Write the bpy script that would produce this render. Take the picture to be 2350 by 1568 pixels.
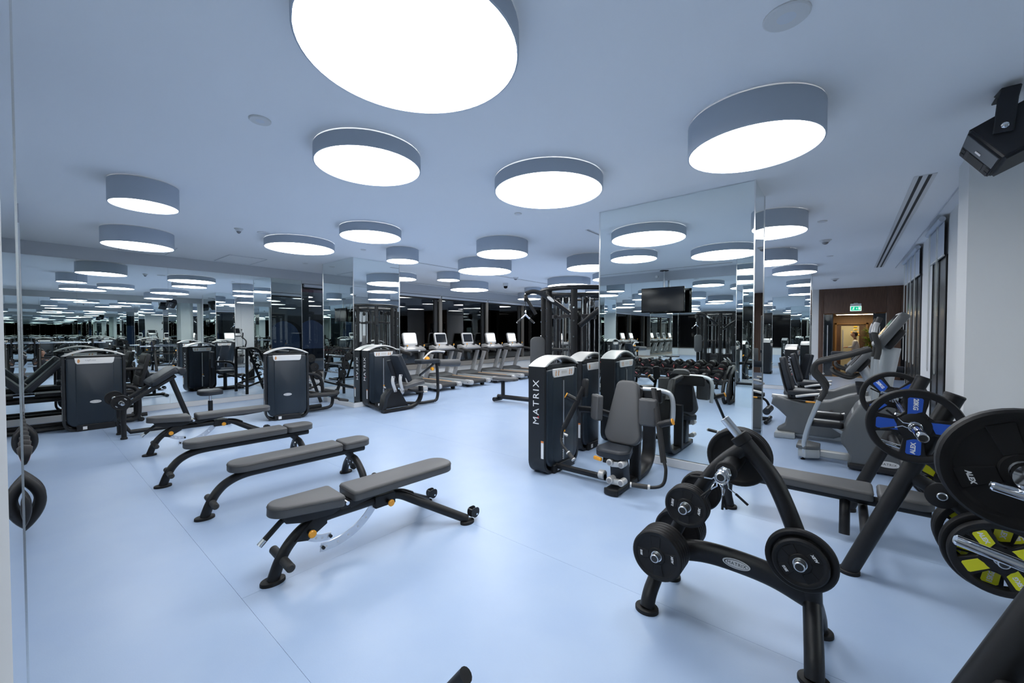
import bpy, bmesh, math, random
from math import sin, cos, pi, radians, tan, atan2, hypot
from mathutils import Vector, Matrix, Euler
random.seed(7)
SC = bpy.context.scene
COL = SC.collection
for _o in list(bpy.data.objects):
    bpy.data.objects.remove(_o)

# ------------------------------------------------------------------ camera, world, exposure
EYE, CEIL = 1.62, 3.24
FPX, VPX, HOR = 925.0, 1938.0, 764.0
PITCH = math.atan((784 - HOR) / FPX)
YAW = math.atan((VPX - 1175) / FPX * cos(PITCH))
cam_d = bpy.data.cameras.new('camera')
cam_d.sensor_fit = 'HORIZONTAL'
cam_d.sensor_width = 36.0
cam_d.lens = 36.0 * FPX / 2350.0
cam_d.clip_start = 0.02
cam_d.clip_end = 300
cam = bpy.data.objects.new('camera', cam_d)
COL.objects.link(cam)
cam.location = (0, 0, EYE)
cam.rotation_euler = Euler((pi / 2 - PITCH, 0, YAW), 'XYZ')
SC.camera = cam

world = bpy.data.worlds.new('night_sky')
SC.world = world
world.use_nodes = True
_bg = world.node_tree.nodes['Background']
_bg.inputs['Color'].default_value = (0.10, 0.16, 0.34, 1)
_bg.inputs['Strength'].default_value = 0.22

SC.view_settings.view_transform = 'Standard'
SC.view_settings.look = 'None'
SC.view_settings.gamma = 1.0
SC.view_settings.use_curve_mapping = False
SC.view_settings.exposure = 0.06
LAMP = 12.5            # emission of the round ceiling lamps
cy = SC.cycles
cy.max_bounces = 9
cy.diffuse_bounces = 3
cy.glossy_bounces = 7
cy.transmission_bounces = 8
cy.transparent_max_bounces = 8
cy.use_adaptive_sampling = True
cy.adaptive_threshold = 0.08
cy.adaptive_min_samples = 20
cy.sample_clamp_indirect = 6.0
cy.blur_glossy = 0.5
cy.use_denoising = True

# ------------------------------------------------------------------ materials
MATS = {}
def mat(name, col, rough=0.5, metal=0.0, spec=0.5, bump=0.0, bscale=200.0, emit=None, estr=0.0, coat=0.0):
    m = bpy.data.materials.new(name)
    m.use_nodes = True
    nt = m.node_tree
    b = nt.nodes['Principled BSDF']
    b.inputs['Base Color'].default_value = (*col, 1)
    b.inputs['Roughness'].default_value = rough
    b.inputs['Metallic'].default_value = metal
    b.inputs['Specular IOR Level'].default_value = spec
    if coat:
        b.inputs['Coat Weight'].default_value = coat
        b.inputs['Coat Roughness'].default_value = 0.1
    if emit:
        b.inputs['Emission Color'].default_value = (*emit, 1)
        b.inputs['Emission Strength'].default_value = estr
    if bump:
        tc = nt.nodes.new('ShaderNodeTexCoord')
        no = nt.nodes.new('ShaderNodeTexNoise')
        no.inputs['Scale'].default_value = bscale
        no.inputs['Detail'].default_value = 3
        bp = nt.nodes.new('ShaderNodeBump')
        bp.inputs['Strength'].default_value = bump
        bp.inputs['Distance'].default_value = 0.002
        nt.links.new(tc.outputs['Object'], no.inputs['Vector'])
        nt.links.new(no.outputs['Fac'], bp.inputs['Height'])
        nt.links.new(bp.outputs['Normal'], b.inputs['Normal'])
    MATS[name] = m
    return m

def noise_color(m, c1, c2, scale, stretch=(1, 1, 1), lo=0.35, hi=0.65, detail=4):
    nt = m.node_tree
    b = nt.nodes['Principled BSDF']
    tc = nt.nodes.new('ShaderNodeTexCoord')
    mp = nt.nodes.new('ShaderNodeMapping')
    mp.inputs['Scale'].default_value = stretch
    no = nt.nodes.new('ShaderNodeTexNoise')
    no.inputs['Scale'].default_value = scale
    no.inputs['Detail'].default_value = detail
    rp = nt.nodes.new('ShaderNodeValToRGB')
    rp.color_ramp.elements[0].position = lo
    rp.color_ramp.elements[0].color = (*c1, 1)
    rp.color_ramp.elements[1].position = hi
    rp.color_ramp.elements[1].color = (*c2, 1)
    nt.links.new(tc.outputs['Object'], mp.inputs['Vector'])
    nt.links.new(mp.outputs['Vector'], no.inputs['Vector'])
    nt.links.new(no.outputs['Fac'], rp.inputs['Fac'])
    nt.links.new(rp.outputs['Color'], b.inputs['Base Color'])

mat('floor_vinyl', (0.36, 0.47, 0.655), 0.34, spec=0.35, bump=0.12, bscale=160)
noise_color(MATS['floor_vinyl'], (0.35, 0.46, 0.65), (0.37, 0.48, 0.66), 3.0)
mat('seam', (0.28, 0.37, 0.57), 0.6)
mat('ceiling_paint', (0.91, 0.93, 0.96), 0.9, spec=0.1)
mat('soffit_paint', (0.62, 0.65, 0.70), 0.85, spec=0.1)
mat('white_wall', (0.76, 0.77, 0.77), 0.8, spec=0.2)
mat('grey_wall', (0.60, 0.62, 0.63), 0.8, spec=0.2)
mat('base_trim', (0.70, 0.71, 0.72), 0.4)
mat('mirror', (0.86, 0.905, 0.895), 0.0, metal=1.0)
mat('chrome', (0.80, 0.81, 0.83), 0.08, metal=1.0)
mat('brushed', (0.66, 0.67, 0.68), 0.3, metal=1.0)
mat('trim_metal', (0.80, 0.80, 0.80), 0.25, metal=1.0)
mat('frame', (0.013, 0.0135, 0.015), 0.42, spec=0.32, bump=0.05, bscale=700)
mat('frame_dark', (0.010, 0.010, 0.012), 0.5)
mat('rubber', (0.010, 0.010, 0.011), 0.55, spec=0.3, bump=0.05, bscale=500)
mat('rubber_grip', (0.03, 0.03, 0.03), 0.65, bump=0.1, bscale=400)
mat('pad', (0.088, 0.089, 0.092), 0.48, spec=0.35, bump=0.08, bscale=350)
mat('pad_dark', (0.022, 0.027, 0.035), 0.45, spec=0.35, bump=0.06, bscale=350)
mat('piping', (0.05, 0.05, 0.055), 0.5)
mat('shroud', (0.016, 0.024, 0.034), 0.30, spec=0.42, bump=0.04, bscale=600)
mat('tower_frame', (0.016, 0.018, 0.021), 0.4, spec=0.35)
mat('cap_silver', (0.62, 0.61, 0.58), 0.35, metal=0.25)
mat('placard', (0.70, 0.70, 0.70), 0.3)
mat('placard_ink', (0.55, 0.28, 0.12), 0.5)
mat('print_grey', (0.25, 0.25, 0.26), 0.5)
mat('label_white', (0.80, 0.80, 0.80), 0.4)
mat('label_orange', (0.80, 0.25, 0.05), 0.4)
mat('print_white', (0.78, 0.79, 0.80), 0.4)
mat('print_black', (0.02, 0.02, 0.02), 0.5)
mat('print_red', (0.55, 0.03, 0.03), 0.4)
mat('orange', (0.85, 0.36, 0.02), 0.35)
mat('silver_plastic', (0.52, 0.52, 0.52), 0.35, metal=0.35)
mat('link_silver', (0.62, 0.61, 0.59), 0.35, metal=0.3)
mat('grey_shell', (0.125, 0.133, 0.138), 0.40, metal=0.2)
mat('light_shell', (0.48, 0.50, 0.50), 0.35, metal=0.3)
mat('tube_silver', (0.55, 0.58, 0.60), 0.3, metal=0.5)
mat('belt', (0.03, 0.03, 0.032), 0.7)
mat('screen_dark', (0.010, 0.012, 0.016), 0.12, spec=0.3)
mat('index_steel', (0.72, 0.75, 0.80), 0.22, metal=0.55)
mat('screen_lit', (0.8, 0.8, 0.8), 0.3, emit=(1, 0.98, 0.94), estr=2.2)
mat('tv_black', (0.006, 0.006, 0.007), 0.06, spec=0.15)
mat('blue_inset', (0.02, 0.09, 0.48), 0.4)
mat('yellow_inset', (0.72, 0.70, 0.01), 0.4)
mat('lamp_rim', (0.46, 0.52, 0.61), 0.6)
mat('lamp_glow', (0.9, 0.9, 0.9), 0.5, emit=(1.0, 1.0, 1.0), estr=LAMP)
mat('window_metal', (0.16, 0.15, 0.135), 0.45, metal=0.5)
mat('window_dark', (0.02, 0.022, 0.025), 0.5)
mat('sill_stone', (0.34, 0.32, 0.29), 0.4)
mat('plastic_white', (0.72, 0.73, 0.74), 0.4)
mat('slot_black', (0.015, 0.016, 0.018), 0.6)
mat('blind', (0.55, 0.60, 0.68), 0.85, spec=0.1)
mat('night_pane', (0.045, 0.047, 0.045), 0.25, spec=0.4)
mat('chain', (0.70, 0.72, 0.70), 0.4)
mat('wood_dark', (0.10, 0.05, 0.03), 0.45)
noise_color(MATS['wood_dark'], (0.07, 0.036, 0.024), (0.15, 0.082, 0.052), 9, (9, 9, 0.35), 0.3, 0.7)
mat('wood_warm', (0.30, 0.16, 0.06), 0.45)
noise_color(MATS['wood_warm'], (0.20, 0.11, 0.045), (0.32, 0.18, 0.07), 9, (9, 9, 0.35), 0.3, 0.7)
mat('door_cream', (0.62, 0.58, 0.40), 0.5)
mat('dark_glass', (0.02, 0.025, 0.03), 0.05, spec=0.7)
mat('exit_green', (0.0, 0.5, 0.3), 0.4, emit=(0.0, 0.55, 0.28), estr=0.75)
mat('exit_white', (0.8, 0.8, 0.8), 0.4, emit=(0.80, 1.0, 0.92), estr=0.9)
mat('warm_lamp', (1, 0.9, 0.7), 0.4, emit=(1.0, 0.80, 0.50), estr=30.0)
mat('marble', (0.45, 0.36, 0.28), 0.15)
mat('leaf', (0.16, 0.30, 0.03), 0.5)
mat('flower', (0.85, 0.45, 0.02), 0.5)
mat('pot', (0.12, 0.10, 0.09), 0.5)
mat('skin', (0.50, 0.28, 0.19), 0.5)
mat('hair', (0.03, 0.018, 0.012), 0.5)
mat('shirt_white', (0.75, 0.75, 0.75), 0.8)
mat('shirt_dark', (0.05, 0.05, 0.06), 0.8)
mat('trousers', (0.05, 0.06, 0.09), 0.8)
mat('cloth_red', (0.45, 0.03, 0.05), 0.8)
mat('facade_red', (0.30, 0.02, 0.035), 0.8)
mat('facade_grey', (0.25, 0.26, 0.25), 0.8)
mat('added_lamp_bulb', (0.9, 0.9, 0.85), 0.5, emit=(1.0, 0.95, 0.85), estr=60.0)  # glow of the lamp added for the facade
mat('facade_dark', (0.02, 0.025, 0.03), 0.8)
mat('hatch', (0.70, 0.74, 0.80), 0.8)
mat('speaker_black', (0.016, 0.018, 0.023), 0.5, spec=0.4)
mat('speaker_grille', (0.085, 0.10, 0.12), 0.5, bump=0.3, bscale=900)

# clear acrylic and window glass
def thin_glass(name, tint, amt):
    m = bpy.data.materials.new(name); m.use_nodes = True
    nt = m.node_tree; nt.nodes.clear()
    out = nt.nodes.new('ShaderNodeOutputMaterial')
    tr = nt.nodes.new('ShaderNodeBsdfTransparent'); tr.inputs['Color'].default_value = (*tint, 1)
    gl = nt.nodes.new('ShaderNodeBsdfGlossy'); gl.inputs['Roughness'].default_value = 0.0
    fr = nt.nodes.new('ShaderNodeFresnel'); fr.inputs['IOR'].default_value = amt
    mx = nt.nodes.new('ShaderNodeMixShader')
    nt.links.new(fr.outputs['Fac'], mx.inputs['Fac'])
    nt.links.new(tr.outputs['BSDF'], mx.inputs[1]); nt.links.new(gl.outputs['BSDF'], mx.inputs[2])
    nt.links.new(mx.outputs['Shader'], out.inputs['Surface'])
    MATS[name] = m
thin_glass('acrylic', (0.86, 0.88, 0.90), 1.6)
thin_glass('window_glass', (0.65, 0.70, 0.72), 1.95)

# ------------------------------------------------------------------ mesh kit
I4 = Matrix.Identity(4)
PXZ = Matrix(((1, 0, 0, 0), (0, 0, 1, 0), (0, 1, 0, 0), (0, 0, 0, 1)))   # poly in x,z - extrude along y
PYZ = Matrix(((0, 0, 1, 0), (1, 0, 0, 0), (0, 1, 0, 0), (0, 0, 0, 1)))   # poly in y,z - extrude along x

def spl(pts, k=6):
    P = [Vector(p) for p in pts]
    if len(P) < 3:
        return P
    out = []
    for i in range(len(P) - 1):
        p0 = P[i - 1] if i else P[0] * 2 - P[1]
        p1, p2 = P[i], P[i + 1]
        p3 = P[i + 2] if i + 2 < len(P) else P[-1] * 2 - P[-2]
        for j in range(k):
            t = j / k
            out.append(0.5 * ((2 * p1) + (p2 - p0) * t + (2 * p0 - 5 * p1 + 4 * p2 - p3) * t * t
                              + (3 * p1 - p0 - 3 * p2 + p3) * t * t * t))
    out.append(P[-1])
    return out

def rrect(w, h, r, n=5, cx=0, cy=0, rs=None):
    """rounded rectangle; rs = (tl? ) radii for corners +x+y, -x+y, -x-y, +x-y"""
    rs = rs or (r, r, r, r)
    out = []
    for (sx, sy, a0, rr) in ((1, 1, 0, rs[0]), (-1, 1, 90, rs[1]), (-1, -1, 180, rs[2]), (1, -1, 270, rs[3])):
        rr = max(rr, 1e-4)
        for k in range(n + 1):
            a = radians(a0 + 90 * k / n)
            out.append((cx + sx * (w / 2 - rr) + rr * cos(a), cy + sy * (h / 2 - rr) + rr * sin(a)))
    return out

def ellipse(a, b, n=28, cx=0, cy=0):
    return [(cx + a * cos(2 * pi * k / n), cy + b * sin(2 * pi * k / n)) for k in range(n)]

def area2(p):
    return sum(p[i][0] * p[(i + 1) % len(p)][1] - p[(i + 1) % len(p)][0] * p[i][1] for i in range(len(p)))

def inset(poly, d):
    n = len(poly); out = []
    for i in range(n):
        x0, y0 = poly[i - 1]; x1, y1 = poly[i]; x2, y2 = poly[(i + 1) % n]
        a = (x1 - x0, y1 - y0); b = (x2 - x1, y2 - y1)
        la = hypot(*a) or 1e-9; lb = hypot(*b) or 1e-9
        nx = -(a[1] / la + b[1] / lb); ny = a[0] / la + b[0] / lb
        l = hypot(nx, ny) or 1e-9
        nx /= l; ny /= l
        c = max(0.5, -a[1] / la * nx + a[0] / la * ny)
        out.append((x1 + nx * d / c, y1 + ny * d / c))
    return out

def axM(p0, p1):
    p0 = Vector(p0); z = (Vector(p1) - p0).normalized()
    x = z.orthogonal().normalized(); y = z.cross(x)
    return Matrix(((x.x, y.x, z.x, p0.x), (x.y, y.y, z.y, p0.y), (x.z, y.z, z.z, p0.z), (0, 0, 0, 1)))

class MB:
    def __init__(s):
        s.v = []; s.f = []
    def add(s, vs, fs, M=None):
        o = len(s.v)
        s.v += [tuple(M @ Vector(v)) for v in vs] if M is not None else [tuple(v) for v in vs]
        s.f += [tuple(i + o for i in f) for f in fs]
        return s
    def prism(s, poly, h0, h1, M=I4, b=0.0, k=2, b0=None):
        """extrude a polygon between h0 and h1, edges rounded by b (b0 = rounding at h0)"""
        if area2(poly) < 0:
            poly = poly[::-1]
        if h1 < h0:
            h0, h1 = h1, h0
        b0 = b if b0 is None else b0
        rings = []
        if b0:
            for j in range(k):
                a = pi / 2 * j / k
                rings.append((b0 * (1 - sin(a)), h0 + b0 * (1 - cos(a))))
            rings.append((0, h0 + b0))
        else:
            rings.append((0, h0))
        if b:
            rings.append((0, h1 - b))
            for j in range(1, k + 1):
                a = pi / 2 * j / k
                rings.append((b * (1 - cos(a)), h1 - b + b * sin(a)))
        else:
            rings.append((0, h1))
        n = len(poly); vs = []; fs = []
        for d, z in rings:
            p = inset(poly, d) if d > 1e-9 else poly
            vs += [(x, y, z) for x, y in p]
        for r in range(len(rings) - 1):
            for i in range(n):
                j = (i + 1) % n
                fs.append((r * n + i, r * n + j, (r + 1) * n + j, (r + 1) * n + i))
        fs.append(tuple(range(n - 1, -1, -1)))
        fs.append(tuple((len(rings) - 1) * n + i for i in range(n)))
        return s.add(vs, fs, M)
    def box(s, c, sz, b=0.0, R=None):
        M = Matrix.Translation(Vector(c))
        if R is not None:
            M = M @ (Euler([radians(a) for a in R]).to_matrix().to_4x4())
        w, d, h = sz
        poly = [(-w / 2, -d / 2), (w / 2, -d / 2), (w / 2, d / 2), (-w / 2, d / 2)]
        if b:
            poly = rrect(w, d, b, 2)
        return s.prism(poly, -h / 2, h / 2, M, b, 1)
    def tube(s, pts, r, n=12, caps=True, closed=False, flat=None, up=None):
        P = [Vector(p) for p in pts]
        N = len(P); vs = []; fs = []
        T = []
        for i in range(N):
            a = P[i - 1] if (i or closed) else P[0]
            c = P[(i + 1) % N] if (i < N - 1 or closed) else P[-1]
            T.append((c - a).normalized())
        u = Vector(up) if up is not None else T[0].orthogonal()
        for i in range(N):
            t = T[i]
            u = (u - t * u.dot(t))
            u = u.normalized() if u.length > 1e-6 else t.orthogonal().normalized()
            w = t.cross(u)
            rr = r[i] if isinstance(r, (list, tuple)) else r
            ru, rw = (rr, rr) if flat is None else (flat[0], flat[1])
            for k in range(n):
                a = 2 * pi * k / n
                if flat is not None and len(flat) > 2:      # squared section
                    e = flat[2]
                    ca, sa = cos(a), sin(a)
                    ca = math.copysign(abs(ca) ** e, ca); sa = math.copysign(abs(sa) ** e, sa)
                else:
                    ca, sa = cos(a), sin(a)
                vs.append(P[i] + u * (ru * ca) + w * (rw * sa))
        m = N if closed else N - 1
        for i in range(m):
            for k in range(n):
                l = (k + 1) % n; j = (i + 1) % N
                fs.append((i * n + k, i * n + l, j * n + l, j * n + k))
        if caps and not closed:
            fs.append(tuple(range(n - 1, -1, -1)))
            fs.append(tuple((N - 1) * n + k for k in range(n)))
        return s.add(vs, fs)
    def lathe(s, prof, M=I4, n=28, cap=True):
        vs = []; fs = []
        for r, z in prof:
            for k in range(n):
                a = 2 * pi * k / n
                vs.append((r * cos(a), r * sin(a), z))
        for i in range(len(prof) - 1):
            for k in range(n):
                l = (k + 1) % n
                fs.append((i * n + k, i * n + l, (i + 1) * n + l, (i + 1) * n + k))
        if cap:
            fs.append(tuple(range(n - 1, -1, -1)))
            fs.append(tuple((len(prof) - 1) * n + k for k in range(n)))
        return s.add(vs, fs, M)
    def cyl(s, p0, p1, r, n=18, b=0.0):
        L = (Vector(p1) - Vector(p0)).length
        pr = [(r, 0), (r, L)] if not b else [(r - b, 0), (r, b), (r, L - b), (r - b, L)]
        return s.lathe(pr, axM(p0, p1), n)
    def mesh(s, name, ang=35):
        me = bpy.data.meshes.new(name)
        me.from_pydata(s.v, [], s.f)
        bm = bmesh.new(); bm.from_mesh(me)
        bmesh.ops.recalc_face_normals(bm, faces=bm.faces)
        bm.to_mesh(me); bm.free()
        me.polygons.foreach_set('use_smooth', [True] * len(me.polygons))
        me.set_sharp_from_angle(angle=radians(ang))
        me.update()
        return me

def put(name, me, m, parent=None, loc=None, rot=None, M=None):
    if isinstance(me, MB):
        me = me.mesh(name)
    if not me.materials and m:
        me.materials.append(MATS[m])
    o = bpy.data.objects.new(name, me)
    COL.objects.link(o)
    if parent is not None:
        o.parent = parent
    if M is not None:
        o.matrix_basis = M
    if loc is not None:
        o.location = loc
    if rot is not None:
        o.rotation_euler = [radians(a) for a in rot]
    return o

def tag(o, label, cat, group=None):
    o['label'] = label; o['category'] = cat
    if group:
        o['group'] = group
    return o

def thing(name, label, cat, loc=(0, 0, 0), rz=0, group=None):
    o = bpy.data.objects.new(name, None)
    o.empty_display_size = 0.1
    COL.objects.link(o)
    o.location = loc; o.rotation_euler = (0, 0, radians(rz))
    return tag(o, label, cat, group)

def struct(o):
    o['kind'] = 'structure'
    return o

def dup(root, label, loc=None, rz=None, M=None):
    r = root.copy(); COL.objects.link(r)
    r['label'] = label
    if loc is not None: r.location = loc
    if rz is not None: r.rotation_euler = (0, 0, radians(rz))
    if M is not None: r.matrix_basis = M
    for ch in list(root.children):
        c = ch.copy(); COL.objects.link(c); c.parent = r
        for g in list(ch.children):
            d = g.copy(); COL.objects.link(d); d.parent = c
    return r

_TXT = {}
def text_mesh(body, size=1.0, m='print_white', spacing=1.0, shear=0.0, depth=0.0006, bold=0.0):
    key = (body, size, m, spacing, shear, bold)
    if key in _TXT:
        return _TXT[key]
    cu = bpy.data.curves.new('lettering', 'FONT')
    cu.body = body; cu.size = size; cu.align_x = 'CENTER'; cu.align_y = 'CENTER'
    cu.space_character = spacing; cu.shear = shear; cu.extrude = depth; cu.offset = bold
    cu.resolution_u = 2
    ob = bpy.data.objects.new('lettering_tmp', cu)
    COL.objects.link(ob)
    dg = bpy.context.evaluated_depsgraph_get()
    me = bpy.data.meshes.new_from_object(ob.evaluated_get(dg))
    bpy.data.objects.remove(ob)
    me.materials.clear(); me.materials.append(MATS[m])
    _TXT[key] = me
    return me

def basis(o, x, y):
    """matrix with origin o, local x and y axes (z = x cross y)"""
    x = Vector(x).normalized(); y = Vector(y); y = (y - x * y.dot(x)).normalized(); z = x.cross(y)
    return Matrix(((x.x, y.x, z.x, o[0]), (x.y, y.y, z.y, o[1]), (x.z, y.z, z.z, o[2]), (0, 0, 0, 1)))

def lettering(body, size, parent, o, x, y, **k):
    return put('lettering', text_mesh(body, size, **k), None, parent, M=basis(o, x, y))

# ================================================================== the room
XL, YB, XM, YE = -11.07, -0.90, 1.60, 19.05     # left wall, back wall, right mirror wall, end wall
XR = 1.08                                        # blind wall on the right

def sbox(name, lo, hi, m, parent=None, b=0.0):
    c = [(a + d) / 2 for a, d in zip(lo, hi)]; s = [abs(d - a) for a, d in zip(lo, hi)]
    o = put(name, MB().box((0, 0, 0), s, b), m, parent)
    o.location = c
    if parent is None:
        struct(o)
    return o

# floor: a slab carrying welded vinyl sheets
floor = sbox('floor', (-11.3, -1.1, -0.12), (2.2, YE, -0.003), 'seam')
seams_y = [-1.1, 0.82, 2.40, 4.05, 5.65, 7.25, 8.85, 10.45, 12.05, 13.65, 15.25, 16.85, YE]
for i in range(len(seams_y) - 1):
    xs = [-11.3, -2.81, 2.2] if i % 2 else [-11.3, -6.95, 2.2]
    if i == 1: xs = [-11.3, -2.81, 2.2]
    for j in range(len(xs) - 1):
        x0, x1, y0, y1 = xs[j], xs[j + 1], seams_y[i], seams_y[i + 1]
        o = put('vinyl_sheet', MB().box((0, 0, 0), (x1 - x0 - 0.0014, y1 - y0 - 0.0014, 0.004)), 'floor_vinyl', floor)
        o.location = ((x0 + x1) / 2, (y0 + y1) / 2, 0.0595 + 0.002 - 0.0015)
# (floor origin sits at its centre)
for o in floor.children:
    o.location = (o.location.x - floor.location.x, o.location.y - floor.location.y, -0.002 - floor.location.z)

ceiling = sbox('ceiling', (-11.3, -1.1, CEIL), (2.2, YE, CEIL + 0.1), 'ceiling_paint')

# left wall: soffit, mirrors, skirting, windows
wl = sbox('wall_left', (XL - 0.25, -1.1, 0.0), (XL - 0.012, 4.70, 3.0), 'grey_wall')
def part_box(name, lo, hi, m, parent, b=0.0):
    c = [(a + d) / 2 for a, d in zip(lo, hi)]; s = [abs(d - a) for a, d in zip(lo, hi)]
    o = put(name, MB().box((0, 0, 0), s, b), m, parent)
    o.location = Vector(c) - parent.location
    return o
js = [-1.1, 0.65, 1.97, 3.30, 4.69]
for a, b in zip(js[:-1], js[1:]):
    part_box('mirror_panel', (XL - 0.011, a + 0.0012, 0.115), (XL, b - 0.0012, 2.995), 'mirror', wl)
part_box('edge_strip', (XL - 0.012, 4.69, 0.1), (XL + 0.006, 4.705, 3.0), 'trim_metal', wl)
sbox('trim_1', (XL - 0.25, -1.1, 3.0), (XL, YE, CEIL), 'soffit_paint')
sbox('baseboard_left', (XL - 0.01, -0.9, 0.0), (XL + 0.02, 4.70, 0.11), 'base_trim', b=0.004)
# window stretch of the left wall
wlw = sbox('wall_left_window', (XL - 0.25, 4.70, 0.0), (XL, YE, 0.40), 'white_wall')
sbox('trim_2', (XL - 0.25, 4.70, 0.40), (XL + 0.05, YE, 0.55), 'sill_stone', b=0.004)
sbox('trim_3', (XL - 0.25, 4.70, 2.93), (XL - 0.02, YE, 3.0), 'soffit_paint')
mull = [4.72, 7.10, 9.45, 11.86, 14.20, 16.60, 18.95]
for i in range(len(mull) - 1):
    a, b = mull[i], mull[i + 1]
    w = struct(put('window_%d' % (i + 1), MB().box((0, 0, 0), (0.06, 0.13, 2.29)), 'window_metal'))
    w.location = (XL - 0.03, b - 0.0 if i == 5 else b, 0.55 + 1.145)
    part_box('pane', (XL - 0.15, a, 0.56), (XL - 0.142, b, 2.86), 'window_glass', w)
    part_box('window_frame', (XL - 0.17, b - 0.20, 0.56), (XL - 0.10, b - 0.066, 2.86), 'window_dark', w)
    part_box('window_frame', (XL - 0.17, a, 2.80), (XL - 0.10, b, 2.93), 'window_dark', w)
    part_box('window_frame', (XL - 0.17, a, 0.55), (XL - 0.10, b, 0.60), 'window_dark', w)
    r = put('roller_blind', MB().cyl((0, a + 0.04, 0), (0, b - 0.04, 0), 0.045, 14), 'blind', w)
    r.location = Vector((XL - 0.01, 0, 2.875)) - w.location
    part_box('blind_bracket', (XL - 0.05, b - 0.035, 2.82), (XL + 0.03, b - 0.02, 2.94), 'plastic_white', w)
# the night outside
ext = struct(put('exterior_ground', MB().box((0, 0, 0), (40, 60, 0.1)), 'facade_dark')); ext.location = (-31.5, 10, -0.4)
fac = thing('street_facade', 'dim building with a red wall and grey arches outside the windows', 'building', (-19.0, 0, -0.35))
put('red_wall', MB().box((0.1, 8.0, 5.6), (0.4, 7.0, 3.6)), 'facade_red', fac)
def arch_wall(y0, n, w):
    mb = MB()
    for k in range(n):
        c = y0 + w * (k + 0.5); r = w * 0.34
        pts = [(y0 + w * k, 0), (c - r, 0)]
        pts += [(c - r * cos(pi * t / 12), 1.7 + r * sin(pi * t / 12)) for t in range(13)]
        pts += [(c + r, 0), (y0 + w * (k + 1), 0), (y0 + w * (k + 1), 3.8), (y0 + w * k, 3.8)]
        mb.prism(pts, -0.3, 0.3, PYZ)
    return mb
put('arcade', arch_wall(4.6, 3, 2.6), 'facade_grey', fac)

sl = thing('added_facade_lamp', 'unseen lamp added to light the facade outside the windows', 'added lamp', (-15.6, 8.6, -0.35))  # added above the window view so the facade gets some light
put('lamp_post', MB().tube([(0, 0, 0), (0, 0, 5.2), (-0.25, 0, 5.6), (-0.7, 0, 5.7)], 0.06, 10), 'window_metal', sl)
put('lamp_head', MB().box((-0.8, 0, 5.72), (0.5, 0.22, 0.08), 0.02), 'window_metal', sl)
put('bulb', MB().box((-0.8, 0, 5.66), (0.38, 0.15, 0.05), 0.01), 'added_lamp_bulb', sl)

# end wall, wood cladding and doorway
we = sbox('wall_end', (-11.3, YE, 0.0), (-0.76, YE + 0.2, CEIL), 'white_wall')
for n_, (a_, b_) in enumerate([(-10.6, -8.2), (-8.0, -5.6), (-5.4, -3.0)]):
    w_ = struct(put('window_%d' % (10 + n_), MB().box((0, 0, 0), (0.12, 0.06, 2.4)), 'window_metal'))
    w_.location = (b_ + 0.1, YE - 0.03, 1.75)
    part_box('pane', (a_, YE - 0.02, 0.55), (b_, YE - 0.012, 2.95), 'tv_black', w_)
    part_box('window_frame', (a_, YE - 0.04, 0.50), (b_, YE - 0.005, 0.56), 'window_metal', w_)
    part_box('window_frame', (a_, YE - 0.04, 2.90), (b_, YE - 0.005, 2.96), 'window_metal', w_)
def wood_panel(nm, x0, x1, z0, z1, par, m='wood_dark', y0=YE - 0.02, y1=YE + 0.1):
    return part_box(nm, (x0 + 0.002, y0, z0), (x1 - 0.002, y1, z1), m, par, 0.002)
wd = sbox('wall_wood', (-0.76, YE + 0.1, 2.36), (2.2, YE + 0.2, CEIL), 'wood_dark')
wood_panel('wood_panel', -0.76, -0.61, 0.0, CEIL, wd)
wood_panel('wood_panel', -0.61, 1.12, 2.33, CEIL, wd)
wood_panel('wood_panel', 1.12, 1.49, 0.0, CEIL, wd)
wood_panel('wood_panel', 1.49, 2.2, 2.33, CEIL, wd)
part_box('dark_opening', (1.49, YE + 0.35, 0), (2.2, YE + 0.4, 2.33), 'slot_black', wd)
sbox('trim_4', (1.12, YE + 0.1, 0.0), (1.49, YE + 0.35, 2.36), 'wood_dark')
d1 = sbox('door_1', (-0.61, YE + 0.02, 0.0), (-0.60, YE + 0.08, 2.32), 'trim_metal')
part_box('door_glass', (-0.60, YE + 0.03, 0.02), (-0.35, YE + 0.04, 2.30), 'dark_glass', d1)
part_box('door_stile', (-0.36, YE + 0.02, 0.0), (-0.33, YE + 0.06, 2.32), 'window_dark', d1)
part_box('door_handle', (-0.50, YE - 0.03, 0.75), (-0.475, YE - 0.005, 1.9), 'brushed', d1)
d2 = sbox('door_2', (1.10, YE + 0.02, 0.0), (1.115, YE + 0.08, 2.32), 'trim_metal')
part_box('door_glass', (0.80, YE + 0.03, 0.02), (1.10, YE + 0.04, 2.30), 'dark_glass', d2)
part_box('door_stile', (0.77, YE + 0.02, 0.0), (0.80, YE + 0.06, 2.32), 'window_dark', d2)
part_box('door_handle', (0.93, YE - 0.03, 0.75), (0.955, YE - 0.005, 1.9), 'brushed', d2)
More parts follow.
